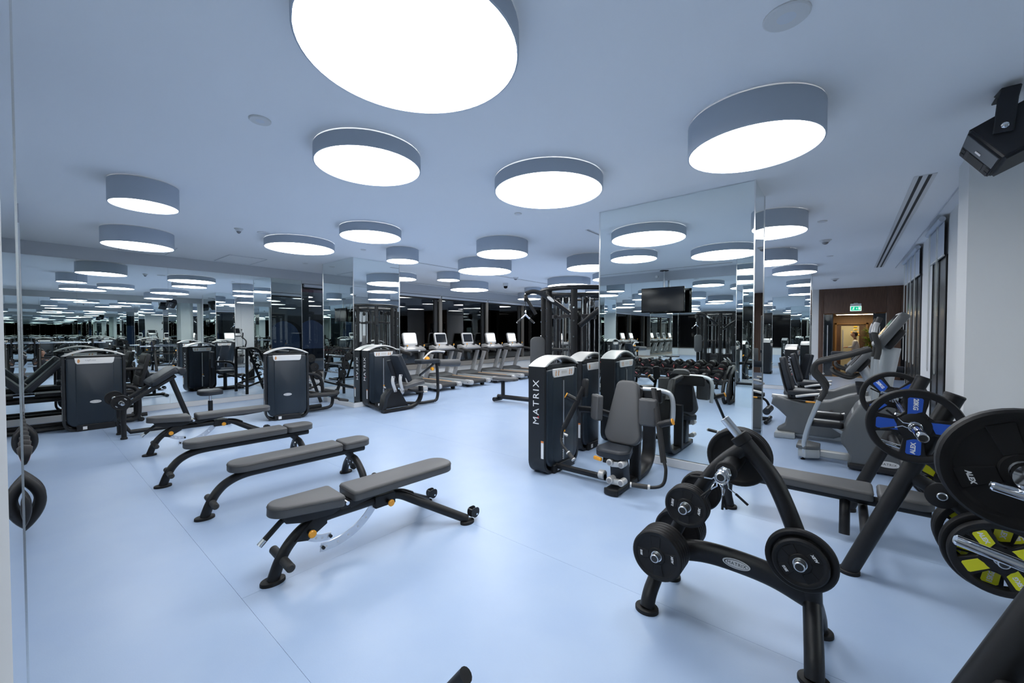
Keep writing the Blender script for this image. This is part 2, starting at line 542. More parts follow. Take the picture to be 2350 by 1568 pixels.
# lobby behind the doorway
sbox('floor_lobby', (-2.5, YE, -0.1), (3.2, 21.9, 0.0), 'marble')
sbox('ceiling_lobby', (-2.5, YE + 0.2, 2.36), (3.2, 21.9, 2.46), 'wood_warm')
wlb = sbox('wall_lobby', (-2.5, 21.7, 0.0), (3.2, 21.9, 2.36), 'wood_warm')
sbox('wall_lobby_left', (-2.6, YE + 0.2, 0.0), (-2.5, 21.9, 2.36), 'wood_warm')
sbox('wall_lobby_right', (3.2, YE + 0.2, 0.0), (3.3, 21.9, 2.36), 'wood_warm')
d3 = sbox('door_3', (-0.11, 21.62, 0.0), (0.46, 21.66, 1.90), 'door_cream')
part_box('door_frame', (-0.32, 21.60, 0.0), (-0.25, 21.70, 2.03), 'wood_warm', d3, 0.004)
part_box('door_frame', (0.66, 21.60, 0.0), (0.73, 21.70, 2.03), 'wood_warm', d3, 0.004)
part_box('door_frame', (-0.32, 21.60, 1.96), (0.73, 21.70, 2.03), 'wood_warm', d3, 0.004)
part_box('door_recess', (-0.25, 21.66, 0.0), (0.66, 21.69, 1.96), 'wood_dark', d3)
part_box('door_handle', (-0.06, 21.57, 0.7), (-0.035, 21.60, 1.75), 'brushed', d3)
lt = thing('lobby_lamp', 'warm strip lamp under the lobby ceiling beyond the doorway', 'lamp', (0.3, 20.6, 2.36))
put('lamp_body', MB().box((0, 0, -0.015), (1.2, 0.3, 0.03), 0.004), 'plastic_white', lt)
put('diffuser', MB().box((0, 0, -0.034), (1.1, 0.22, 0.008)), 'warm_lamp', lt)

# right side: mirror wall beside the camera, white column, blind wall
wr = sbox('wall_right', (XM + 0.012, -1.1, 0.0), (XM + 0.3, 5.44, CEIL), 'grey_wall')
ys = [-0.9, 0.4, 1.7, 3.0, 4.2, 5.43]
for a, b in zip(ys[:-1], ys[1:]):
    part_box('mirror_panel', (XM, a + 0.0015, 0.115), (XM + 0.011, b - 0.0015, 3.0), 'mirror', wr)
sbox('baseboard_right', (XM - 0.02, -0.9, 0.0), (XM + 0.012, 5.43, 0.11), 'base_trim', b=0.004)
sbox('wall_column_right', (0.845, 5.44, 0.0), (2.2, 5.86, CEIL), 'white_wall')
wrb = sbox('wall_right_blind', (XR, 5.86, 0.0), (XR + 0.2, 12.75, CEIL), 'white_wall')
sbox('wall_right_far', (1.75, 12.75, 0.0), (1.95, YE, CEIL), 'white_wall')
sbox('wall_right_return', (XR, 12.75, 0.0), (1.95, 12.85, CEIL), 'white_wall')
for n, (a, b) in enumerate([(8.07, 9.18), (10.43, 11.49), (11.56, 12.57)]):
    w = struct(put('window_%d' % (n + 7), MB().box((0, 0, 0), (0.03, b - a, 2.55)), 'night_pane'))
    w.location = (XR + 0.005, (a + b) / 2, 0.15 + 1.275)
    for yy in (a + 0.02, b - 0.02, (a + b) / 2):
        part_box('window_frame', (XR - 0.02, yy - 0.02, 0.15), (XR, yy + 0.02, 2.70), 'window_dark', w)
    part_box('blind_cloth', (XR - 0.045, a - 0.02, 2.69), (XR - 0.042, b + 0.02, 3.17), 'blind', w)
    part_box('blind_rail', (XR - 0.055, a - 0.02, 2.675), (XR - 0.035, b + 0.02, 2.695), 'plastic_white', w)
    r = put('blind_roller', MB().cyl((0, a - 0.06, 0), (0, b + 0.06, 0), 0.035, 14), 'blind', w)
    r.location = Vector((XR - 0.07, 0, 3.175)) - w.location
    for yy in (a + 0.28, b - 0.18):
        loop = [(0, -0.05, 3.15), (0, -0.05, 1.08), (0, -0.035, 1.04), (0, 0, 1.02), (0, 0.035, 1.04), (0, 0.05, 1.08), (0, 0.05, 3.15)]
        c = put('blind_chain', MB().tube(loop, 0.004, 5), 'chain', w)
        c.location = Vector((XR - 0.075, yy, 0)) - w.location
# ceiling step in front of the blinds
sbox('trim_5', (XR - 0.13, 5.86, CEIL - 0.015), (XR - 0.12, 13.8, CEIL - 0.001), 'soffit_paint')

# back wall behind the camera: mirrors above a skirting, soffit, two mirrored piers
wb = sbox('wall_back', (-11.3, YB - 0.25, 0.0), (2.2, YB - 0.012, 3.0), 'grey_wall')
xs = [-11.05, -9.8, -8.5, -7.2, -5.9, -4.6, -3.3, -1.84]
for a, b in zip(xs[:-1], xs[1:]):
    part_box('mirror_panel', (a + 0.0012, YB - 0.011, 0.115), (b - 0.0012, YB, 2.995), 'mirror', wb)
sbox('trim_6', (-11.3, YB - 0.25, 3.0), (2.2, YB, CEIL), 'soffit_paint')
sbox('baseboard_back', (-11.05, YB - 0.01, 0.0), (-1.84, YB + 0.02, 0.11), 'base_trim', b=0.004)

def pillar(name, x0, x1, y0, y1, faces, z1=CEIL, joints=()):
    """mirrored pillar: core, one mirror per face, bright corner strips, skirting"""
    p = struct(put(name, MB().box((0, 0, 0), (x1 - x0 - 0.03, y1 - y0 - 0.03, CEIL - 0.002)), 'grey_wall'))
    p.location = ((x0 + x1) / 2, (y0 + y1) / 2, CEIL / 2)
    e = 0.012
    if 'S' in faces:
        cuts = [x0 + 0.002] + [j for j in joints] + [x1 - 0.002]
        for a, b in zip(cuts[:-1], cuts[1:]):
            part_box('mirror_panel', (a + 0.001, y0, 0.11), (b - 0.001, y0 + e, z1 - 0.003), 'mirror', p)
    if 'N' in faces:
        part_box('mirror_panel', (x0 + 0.003, y1 - e, 0.11), (x1 - 0.003, y1, z1 - 0.003), 'mirror', p)
    if 'E' in faces:
        part_box('mirror_panel', (x1 - e, y0 + 0.004, 0.11), (x1, y1 - 0.004, z1 - 0.003), 'mirror', p)
    if 'W' in faces:
        part_box('mirror_panel', (x0, y0 + 0.004, 0.11), (x0 + e, y1 - 0.004, z1 - 0.003), 'mirror', p)
    for (x, y) in ((x0, y0), (x1, y0), (x1, y1), (x0, y1)):
        part_box('edge_strip', (x - 0.006, y - 0.006, 0.0), (x + 0.006, y + 0.006, z1 - 0.001), 'trim_metal', p)
    if z1 < CEIL:
        part_box('pillar_head', (x0 - 0.001, y0 - 0.001, z1), (x1 + 0.001, y1 + 0.001, CEIL), 'soffit_paint', p)
    part_box('skirting', (x0 - 0.012, y0 - 0.012, 0.0), (x1 + 0.012, y1 + 0.012, 0.10), 'base_trim', p, 0.004)
    return p

pillar('wall_pillar_1', -2.56, -0.75, 4.96, 5.62, 'SENW')
pillar('wall_pillar_2', -9.51, -8.14, 4.52, 5.68, 'SENW')
pillar('wall_pillar_3', -2.56, -0.73, 13.75, 14.41, 'SENW')
pillar('wall_pillar_4', -9.51, -8.14, 13.6, 14.7, 'SENW')
pillar('wall_pillar_5', -9.4, -8.0, YB + 0.005, -0.012, 'SENW', 3.0)
# pier right beside the camera
p6 = struct(put('wall_pillar_6', MB().box((0, 0, 0), (1.60, 0.84, CEIL - 0.002)), 'grey_wall')); p6.location = (-1.02, -0.447, CEIL / 2)
part_box('mirror_panel', (-1.83, -0.018, 0.0), (-0.345, -0.0075, CEIL - 0.003), 'mirror', p6)
part_box('mirror_panel', (-1.832, YB + 0.005, 0.11), (-1.822, -0.02, CEIL - 0.003), 'mirror', p6)
part_box('edge_strip', (-1.836, -0.013, 0.0), (-1.828, -0.0050, CEIL - 0.001), 'trim_metal', p6)
part_box('edge_strip', (-0.345, -0.02, 0.0), (-0.20, -0.0065, CEIL - 0.001), 'grey_wall', p6)

# ================================================================== ceiling fittings
LAMPS = [  # x, y, radius, drop, where
 (-1.81, 1.35, 0.575, 0.137, 'huge flat round ceiling lamp cut by the top edge of the picture'),
 (-3.325, 2.006, 0.455, 0.137, 'flat round ceiling lamp left of centre, below the huge lamp'),
 (-5.904, 0.865, 0.295, 0.246, 'deep small round ceiling lamp at upper left, highest of the left pair'),
 (-8.698, 1.195, 0.44, 0.250, 'deep round ceiling lamp at far left, just above the mirror wall'),
 (-2.439, 3.559, 0.566, 0.137, 'flat wide round ceiling lamp at the centre of the ceiling'),
 (-0.558, 3.535, 0.448, 0.240, 'deep large round ceiling lamp on the right above the mirrored pillar'),
 (-5.706, 3.469, 0.456, 0.137, 'flat round ceiling lamp above the left mirrored pillar'),
 (-7.47, 3.157, 0.556, 0.137, 'flat wide round ceiling lamp left of the left mirrored pillar'),
 (-6.628, 4.704, 0.305, 0.243, 'deep small round ceiling lamp at the right edge of the left pillar'),
 (-4.687, 5.412, 0.455, 0.243, 'deep round ceiling lamp near the room centre, upper of an overlapping pair'),
 (-6.268, 6.641, 0.60, 0.245, 'deep wide round ceiling lamp near the room centre, lower of an overlapping pair'),
 (-8.224, 7.29, 0.305, 0.215, 'small round ceiling lamp above the first treadmills'),
 (-9.348, 9.177, 0.61, 0.245, 'deep wide round ceiling lamp over the middle treadmills'),
 (-9.48, 6.632, 0.45, 0.145, 'flat round ceiling lamp half hidden behind the left mirrored pillar'),
 (-4.22, 7.75, 0.50, 0.245, 'deep round ceiling lamp cut off by the right mirrored pillar'),
 (-6.391, 10.429, 0.64, 0.225, 'wide round ceiling lamp just above the cable station'),
 (-4.99, 10.23, 0.45, 0.167, 'round ceiling lamp peeking out behind the cable station lamp'),
 (-9.967, 13.191, 0.47, 0.25, 'distant round ceiling lamp at the far end of the treadmills'),
 (-8.644, 11.66, 0.305, 0.225, 'distant small round ceiling lamp at the far end of the treadmills'),
 (-0.838, 6.652, 0.45, 0.240, 'deep round ceiling lamp right behind the right mirrored pillar'),
 (-1.168, 9.547, 0.45, 0.235, 'deep round ceiling lamp second behind the right mirrored pillar'),
 (-6.71, 12.61, 0.31, 0.22, 'small round ceiling lamp hidden behind the cable station'),
 (-2.42, 15.08, 0.54, 0.20, 'wide round ceiling lamp hidden behind the far mirrored pillar'),
 (-4.70, 16.94, 0.37, 0.20, 'round ceiling lamp near the far white end wall'),
 (-2.90, 17.90, 0.48, 0.20, 'round ceiling lamp closest to the far white end wall'),
 (-7.30, 14.40, 0.50, 0.20, 'round ceiling lamp beside the farthest left mirrored pillar'),
 (-7.90, 16.60, 0.60, 0.20, 'wide round ceiling lamp in the far left corner of the room'),
 (-3.70, 12.90, 0.45, 0.20, 'added round ceiling lamp in the hidden area between the far pillars'),  # extra lamp, added to light the hidden far ceiling
 (-0.98, 12.145, 0.46, 0.150, 'flat round ceiling lamp farthest towards the wooden wall'),
]
_lm = {}
def lamp(x, y, r, d, where):
    t = thing('ceiling_lamp', where, 'ceiling lamp', (x, y, CEIL), 0, 'round ceiling lamps')
    key = (round(r, 3), round(d, 3))
    if key not in _lm:
        rim = MB().lathe([(r - 0.006, -0.012), (r, -0.012), (r, -d + 0.004), (r - 0.004, -d), (r - 0.010, -d), (r - 0.006, -0.012)], I4, 56, cap=False).mesh('lamp_rim')
        rim.materials.append(MATS['lamp_rim'])
        top = MB().lathe([(r - 0.024, 0.0), (r - 0.024, -d + 0.022)], I4, 48).mesh('mount_plate'); top.materials.append(MATS['plastic_white'])
        dis = MB().lathe([(r - 0.012, -d + 0.02), (r - 0.012, -d + 0.006)], I4, 40).mesh('diffuser'); dis.materials.append(MATS['lamp_glow'])
        _lm[key] = (rim, top, dis)
    for nm, me in zip(('lamp_rim', 'mount_plate', 'diffuser'), _lm[key]):
        put(nm, me, None, t)
    return t
for a in LAMPS:
    lamp(*a)

def disc_fit(name, label, cat, x, y, r, dome=False, m='plastic_white'):
    t = thing(name, label, cat, (x, y, CEIL), 0, 'small ceiling fittings')
    put('rim', MB().lathe([(r, 0), (r, -0.006), (r * 0.93, -0.012), (r * 0.8, -0.012)], I4, 28), m, t)
    if dome:
        put('sensor_body', MB().lathe([(r * 0.75, -0.012), (r * 0.72, -0.035), (r * 0.55, -0.042)], I4, 24), m, t)
        put('sensor_vent', MB().lathe([(r * 0.55, -0.042), (r * 0.42, -0.062), (r * 0.2, -0.075), (0.004, -0.078)], I4, 24), 'print_grey', t)
    else:
        put('grille', MB().lathe([(r * 0.79, -0.009), (r * 0.79, -0.011), (0.002, -0.013)], I4, 28), 'hatch', t)
    return t
disc_fit('ceiling_speaker', 'round white ceiling loudspeaker grille near the top right corner', 'speaker', -0.251, 2.51, 0.105)
disc_fit('ceiling_speaker', 'small round ceiling cover left of the huge lamp', 'speaker', -3.451, 1.174, 0.075)
disc_fit('smoke_detector', 'smoke detector with dark vent, left side above the mirrors', 'smoke detector', -7.29, 2.16, 0.06, True)
disc_fit('ceiling_speaker', 'flat round ceiling cover beside the left smoke detector', 'speaker', -7.27, 2.50, 0.09)
disc_fit('ceiling_speaker', 'flat round ceiling cover nearest on the right-hand aisle', 'speaker', -0.27, 7.40, 0.06)
disc_fit('smoke_detector', 'smoke detector nearest on the right-hand aisle', 'smoke detector', -0.28, 8.95, 0.09, True)
disc_fit('ceiling_speaker', 'flat round ceiling cover in the middle of the right-hand aisle', 'speaker', -0.26, 10.85, 0.06)
disc_fit('smoke_detector', 'smoke detector farthest towards the wooden wall', 'smoke detector', -0.24, 15.5, 0.10, True)
disc_fit('smoke_detector', 'small smoke detector on the ceiling before the treadmill windows', 'smoke detector', -7.45, 9.2, 0.09, True)
disc_fit('ceiling_speaker', 'tiny round ceiling cover below the flat central lamp', 'speaker', -3.44, 4.30, 0.05)
disc_fit('ceiling_speaker', 'tiny round ceiling cover right of the left smoke detector', 'speaker', -7.25, 4.24, 0.05)
disc_fit('ceiling_speaker', 'tiny round ceiling cover close to the left mirrored pillar', 'speaker', -9.7, 4.2, 0.06)
c = thing('dome_camera', 'white dome security camera on the ceiling before the windows', 'camera', (-8.55, 10.04, CEIL))
put('housing', MB().lathe([(0.085, 0), (0.085, -0.09), (0.07, -0.10)], I4, 24), 'plastic_white', c)
put('dome', MB().lathe([(0.065, -0.10), (0.062, -0.14), (0.045, -0.165), (0.01, -0.178)], I4, 24), 'tv_black', c)

def hatch(label, x0, x1, y0, y1):
    t = thing('ceiling_hatch', label, 'hatch', ((x0 + x1) / 2, (y0 + y1) / 2, CEIL), 0, 'ceiling access panels')
    w, d = x1 - x0, y1 - y0
    fr = MB()
    for (cx, cy_, sx, sy) in ((0, d / 2, w, 0.012), (0, -d / 2, w, 0.012), (w / 2, 0, 0.012, d), (-w / 2, 0, 0.012, d)):
        fr.box((cx, cy_, -0.004), (sx, sy, 0.008))
    put('hatch_frame', fr, 'soffit_paint', t)
    put('hatch_panel', MB().box((0, 0, -0.003), (w - 0.02, d - 0.02, 0.006)), 'ceiling_paint', t)
hatch('square ceiling access panel above the left mirror wall, nearer the pillar', -10.9, -9.85, 2.75, 3.45)
hatch('square ceiling access panel above the left mirror wall, farther from the pillar', -10.9, -9.85, 1.2, 1.9)

def slot(label, p0, p1, w, n=2):
    a, b = Vector((*p0, CEIL)), Vector((*p1, CEIL))
    t = thing('slot_diffuser', label, 'air diffuser', tuple((a + b) / 2), 0, 'linear air diffusers')
    L = (b - a).length; ang = atan2((b - a).y, (b - a).x)
    t.rotation_euler = (0, 0, ang)
    put('diffuser_frame', MB().box((0, 0, -0.003), (L, w, 0.006)), 'plastic_white', t)
    for k in range(n):
        yy = (k - (n - 1) / 2) * w * 0.4
        put('air_slot', MB().box((0, yy, -0.006), (L - 0.02, w * 0.16, 0.004)), 'slot_black', t)
slot('long double slot air diffuser in the ceiling on the right', (0.62, 5.9), (0.63, 13.45), 0.17, 2)
slot('thin slot air diffuser over the cable station aisle', (-7.6, 5.8), (-7.6, 15.5), 0.05, 1)
slot('thin slot air diffuser along the treadmill windows', (-10.75, 6.0), (-10.75, 15.5), 0.05, 1)
slot('short slot air diffuser left of the right mirrored pillar', (-3.14, 5.65), (-3.14, 8.6), 0.06, 1)
slot('thin slot air diffuser along the mirrored back wall', (-6.0, -0.45), (-2.0, -0.45), 0.05, 1)

# ================================================================== benches
def pad_poly(y0, y1, w0, w1, r0, r1, n=8):
    """pad outline in x,y: width w0 at y0 (corner radius r0), w1 at y1 (r1)"""
    pts = []
    def arc(cx, cy_, r, a0, a1):
        for k in range(n + 1):
            a = radians(a0 + (a1 - a0) * k / n)
            pts.append((cx + r * cos(a), cy_ + r * sin(a)))
    arc(w1 / 2 - r1, y1 - r1, r1, 0, 90); arc(-w1 / 2 + r1, y1 - r1, r1, 90, 180)
    arc(-w0 / 2 + r0, y0 + r0, r0, 180, 270); arc(w0 / 2 - r0, y0 + r0, r0, 270, 360)
    return pts

def foot(mb, x, y, rx=0.055, ry=0.075, h=0.022):
    mb.prism(ellipse(rx, ry, 24, x, y), 0, h, I4, 0.006, 2, 0.0)

def pad(name, poly, z0, z1, parent, M=I4, m='pad', b=0.018):
    o = put(name, MB().prism(poly, z0, z1, M, b, 3, 0.006), m, parent)
    d = (z1 - z0) * 0.22
    ring = inset(poly if area2(poly) > 0 else poly[::-1], -0.0008)
    pts = [M @ Vector((x, y, z1 - 0.004 - d)) for x, y in ring]
    put('piping', MB().tube(pts, 0.0022, 5, closed=True), 'piping', o)
    return o

def knob(parent, p0, p1, r=0.026):
    p0, p1 = Vector(p0), Vector(p1); d = (p1 - p0).normalized()
    o = put('adjust_knob', MB().cyl(p0, p1 + d * 0.012, 0.009, 10), 'brushed', parent)
    put('knob_cap', MB().lathe([(0.012, 0), (r, 0.006), (r, 0.016), (r * 0.8, 0.022)], axM(p1, p1 + d), 20), 'orange', o)
    put('knob_sleeve', MB().cyl(p0, p0 + (p1 - p0) * 0.6, 0.016, 12), 'frame', o)

def adjustable_bench(label, x, y, rz):
    t = thing('adjustable_bench', label, 'bench', (x, y, 0), rz, 'benches in the open floor')
    path = spl([(0, 0.0, 0.015), (0, 0.045, 0.13), (0, 0.11, 0.225), (0, 0.21, 0.30), (0, 0.34, 0.325), (0, 0.60, 0.325), (0, 0.83, 0.325), (0, 0.95, 0.305), (0, 1.04, 0.26)], 6)
    put('main_tube', MB().tube(path, 0.037, 14), 'frame', t)
    for s in (-1, 1):
        put('rear_leg', MB().tube(spl([(0, 0.84, 0.322), (s * 0.02, 0.93, 0.305), (s * 0.09, 1.06, 0.23), (s * 0.295, 1.40, 0.03)], 6), 0.036, 14), 'frame', t)
        fb = MB(); foot(fb, s * 0.30, 1.40, 0.05, 0.065)
        put('foot_plate', fb, 'rubber', t)
        wb_ = MB().prism(rrect(0.09, 0.075, 0.03, 4, 1.47, 0.075), s * 0.30 - 0.028, s * 0.30 - 0.022, PYZ)
        wb_.prism(rrect(0.09, 0.075, 0.03, 4, 1.47, 0.075), s * 0.30 + 0.022, s * 0.30 + 0.028, PYZ)
        wb_.box((s * 0.30, 1.435, 0.075), (0.05, 0.012, 0.06))
        w = put('wheel_bracket', wb_, 'frame', t)
        put('wheel', MB().cyl((s * 0.30 - 0.018, 1.485, 0.055), (s * 0.30 + 0.018, 1.485, 0.055), 0.036, 18, 0.004), 'rubber', w)
        put('wheel_bolt', MB().cyl((s * 0.30 - 0.032, 1.485, 0.055), (s * 0.30 + 0.032, 1.485, 0.055), 0.008, 8), 'chrome', w)
        put('step_peg', MB().cyl((s * 0.03, 0.055, 0.135), (s * 0.17, 0.055, 0.135), 0.028, 16, 0.008), 'rubber_grip', t)
    fb = MB(); foot(fb, 0, 0)
    put('foot_plate', fb, 'rubber', t)
    tilt = Matrix.Translation((0, 0.42, 0.41)) @ Euler((radians(-3.5), 0, 0)).to_matrix().to_4x4() @ Matrix.Translation((0, -0.42, 0))
    pad('seat_pad', pad_poly(-0.03, 0.42, 0.20, 0.30, 0.099, 0.03), 0.0, 0.075, t, tilt)
    put('seat_support', MB().prism([(0.06, 0.385), (0.15, 0.36), (0.36, 0.35), (0.42, 0.37), (0.42, 0.408), (0.04, 0.43)], -0.075, 0.075, PYZ, 0.004), 'frame', t)
    pad('back_pad', pad_poly(0.49, 1.42, 0.27, 0.27, 0.03, 0.12), 0.412, 0.482, t)
    put('back_support', MB().prism([(0.47, 0.375), (0.50, 0.35), (0.62, 0.37), (0.8, 0.395), (1.05, 0.385), (1.30, 0.397), (1.30, 0.41), (0.47, 0.41)], -0.07, 0.07, PYZ, 0.004), 'frame', t)
    put('hinge_bolt', MB().cyl((-0.10, 0.455, 0.405), (0.10, 0.455, 0.405), 0.014, 14), 'chrome', t)
    put('hinge_plate', MB().prism(rrect(0.09, 0.05, 0.02, 4, 0.455, 0.39), -0.085, 0.085, PYZ), 'frame', t)
    h = put('seat_handle', MB().tube([(0, 0.08, 0.395), (0, 0.05, 0.38), (0, -0.045, 0.295)], 0.018, 12), 'frame', t)
    put('handle_tip', MB().cyl((0, -0.043, 0.297), (0, -0.075, 0.268), 0.0185, 12), 'brushed', h)
    put('adjust_bracket', MB().prism([(0.12, 0.235), (0.20, 0.215), (0.33, 0.29), (0.33, 0.355), (0.24, 0.355)], -0.052, 0.052, PYZ, 0.003), 'frame', t)
    put('adjust_bracket', MB().box((0, 0.78, 0.315), (0.104, 0.17, 0.09), 0.003), 'frame', t)
    knob(t, (0.045, 0.21, 0.275), (0.092, 0.21, 0.275)); knob(t, (0.045, 0.80, 0.30), (0.088, 0.80, 0.30))
    def sector(cy_, cz, r0, r1, a0, a1, nm):
        n = 22
        outer = [(cy_ + r1 * cos(radians(a0 + (a1 - a0) * k / n)), cz + r1 * sin(radians(a0 + (a1 - a0) * k / n))) for k in range(n + 1)]
        inner = [(cy_ + r0 * cos(radians(a0 + (a1 - a0) * k / n)), cz + r0 * sin(radians(a0 + (a1 - a0) * k / n))) for k in range(n, -1, -1)]
        o = put(nm, MB().prism(outer + inner, -0.004, 0.004, PYZ), 'index_steel', t)
        rm = (r0 + r1) / 2
        for k in range(6):
            a = radians(a0 + (a1 - a0) * (0.08 + 0.16 * k))
            p = (0, cy_ + rm * cos(a), cz + rm * sin(a))
            put('index_hole', MB().cyl((-0.0046, p[1], p[2]), (0.0046, p[1], p[2]), 0.008, 10), 'label_white', o)
        a = radians(a0 + (a1 - a0) * 0.03)
        put('stop_bolt', MB().cyl((-0.02, cy_ + rm * cos(a), cz + rm * sin(a)), (0.02, cy_ + rm * cos(a), cz + rm * sin(a)), 0.011, 10), 'frame', o)
    sector(0.36, 0.52, 0.385, 0.445, -98, -28, 'back_index_plate')
    sector(0.36, 0.41, 0.215, 0.262, -86, -150, 'seat_index_plate')
    return t

def flat_bench(label, x, y, rz):
    t = thing('flat_bench', label, 'bench', (x, y, 0), rz, 'benches in the open floor')
    path = spl([(0, 0, 0.015), (0, 0.035, 0.11), (0, 0.085, 0.20), (0, 0.16, 0.27), (0, 0.28, 0.315), (0, 0.45, 0.325), (0, 0.9, 0.325), (0, 1.46, 0.325)], 6)
    put('main_tube', MB().tube(path, 0.038, 14), 'frame', t)
    fb = MB(); foot(fb, 0, 0)
    put('foot_plate', fb, 'rubber', t)
    for s in (-1, 1):
        put('step_peg', MB().cyl((s * 0.03, 0.05, 0.135), (s * 0.16, 0.05, 0.135), 0.027, 16, 0.008), 'rubber_grip', t)
        put('rear_leg', MB().tube(spl([(0, 1.33, 0.24), (s * 0.08, 1.335, 0.215), (s * 0.18, 1.345, 0.12), (s * 0.235, 1.35, 0.02)], 6), 0.037, 14), 'frame', t)
        fb = MB(); foot(fb, s * 0.245, 1.37, 0.055, 0.07)
        put('foot_plate', fb, 'rubber', t)
        put('wheel', MB().cyl((s * 0.245 - 0.02, 1.46, 0.05), (s * 0.245 + 0.02, 1.46, 0.05), 0.036, 16, 0.004), 'rubber', t)
    st = put('rear_stem', MB().tube([(0, 1.25, 0.33), (0, 1.30, 0.28), (0, 1.335, 0.215)], 0.037, 14), 'frame', t)
    g = MB().box((0, 1.30, 0.19), (0.11, 0.008, 0.08), 0.002)
    g = put('gusset', g, 'frame', t)
    for (a, b) in ((-0.035, 0.215), (0.0, 0.175), (0.035, 0.215)):
        put('bolt', MB().cyl((a, 1.285, b), (a, 1.297, b), 0.007, 8), 'chrome', g)
    pad('long_pad', pad_poly(0.17, 1.175, 0.27, 0.27, 0.12, 0.035), 0.368, 0.442, t)
    pad('seat_pad', pad_poly(1.195, 1.50, 0.27, 0.26, 0.035, 0.10), 0.368, 0.442, t)
    put('pad_rail', MB().box((0, 0.85, 0.362), (0.10, 1.2, 0.014)), 'frame_dark', t)
    return t

adjustable_bench('adjustable bench in the foreground with its whole frame in view', -2.837, 1.003, -3.1)
flat_bench('flat bench second from the foreground with a separate seat pad', -4.276, 0.979, -3.1)
flat_bench('flat bench third from the foreground with a separate seat pad', -5.505, 0.908, -2.5)
adjustable_bench('adjustable bench farthest back, nearest to the mirror wall', -7.044, 1.032, -2.5)

# ================================================================== plates and bars (axis of a plate = local y, face towards -y)
def spoke_plate(name, label, r, th, inset_mat, words, loc, spin=0, group=None, flip=False):
    """rubber wheel plate with four windows and coloured insets"""
    t = thing(name, label, 'weight plate', loc, 0, group)
    t.rotation_euler = (0, radians(spin), pi if flip else 0)
    MY = Matrix(((1, 0, 0, 0), (0, 0, 1, 0), (0, -1, 0, 0), (0, 0, 0, 1)))      # local z -> +y
    k = r / 0.225
    ri = 0.183 * k
    ring = MB().lathe([(ri, -th * 0.30), (ri + 0.006, -th * 0.38), (r - 0.016, -th / 2), (r - 0.006, -th * 0.46), (r, -th * 0.25), (r, th * 0.25), (r - 0.006, th * 0.46), (r - 0.016, th / 2), (ri + 0.006, th * 0.38), (ri, th * 0.30), (ri, -th * 0.30)], MY, 56, cap=False)
    put('rim', ring, 'rubber', t)
    put('hub', MB().lathe([(0.026, -th * 0.44), (0.068 * k, -th * 0.44), (0.078 * k, -th * 0.36), (0.078 * k, th * 0.36), (0.068 * k, th * 0.44), (0.026, th * 0.44), (0.026, -th * 0.44)], MY, 32, cap=False), 'rubber', t)
    put('bore_ring', MB().lathe([(0.0255, -th * 0.46), (0.030, -th * 0.46), (0.030, th * 0.46), (0.0255, th * 0.46), (0.0255, -th * 0.46)], MY, 24, cap=False), 'brushed', t)
    for q in range(4):
        a = q * 90
        R = Matrix.Rotation(radians(a), 4, 'Y')
        w0, w1 = 0.082 * k, 0.125 * k
        sp = [(-w0 / 2 - 0.025 * k, 0.058 * k), (w0 / 2 + 0.025 * k, 0.058 * k), (w0 / 2 + 0.004, 0.085 * k), (w1 / 2 - 0.006, 0.165 * k), (w1 / 2 + 0.006, 0.188 * k), (-w1 / 2 - 0.006, 0.188 * k), (-w1 / 2 + 0.006, 0.165 * k), (-w0 / 2 - 0.004, 0.085 * k)]
        put('spoke', MB().prism(sp, -th * 0.30, th * 0.30, R @ PXZ, 0.004, 1), 'rubber', t)
        ins = [(-0.034 * k, 0.062 * k), (0.030 * k, 0.092 * k), (0.032 * k, 0.166 * k), (0.025 * k, 0.174 * k), (-0.028 * k, 0.174 * k), (-0.036 * k, 0.166 * k)]
        o = put('colour_inset', MB().prism(ins, -th * 0.30 - 0.0025, -th * 0.30 + 0.001, R @ PXZ, 0.001, 1), inset_mat, t)
        wd_ = words[q % len(words)]
        if wd_:
            rd = R @ Vector((0, 0, 1)); tg = R @ Vector((1, 0, 0))
            ctr = R @ Vector((-0.001, -th * 0.30 - 0.003, 0.134 * k))
            put('lettering', text_mesh(wd_, 0.030 * k, 'print_white', 0.95, 0.0, 0.0004, 0.0012), None, o, M=basis(ctr, -rd, tg))
    return t

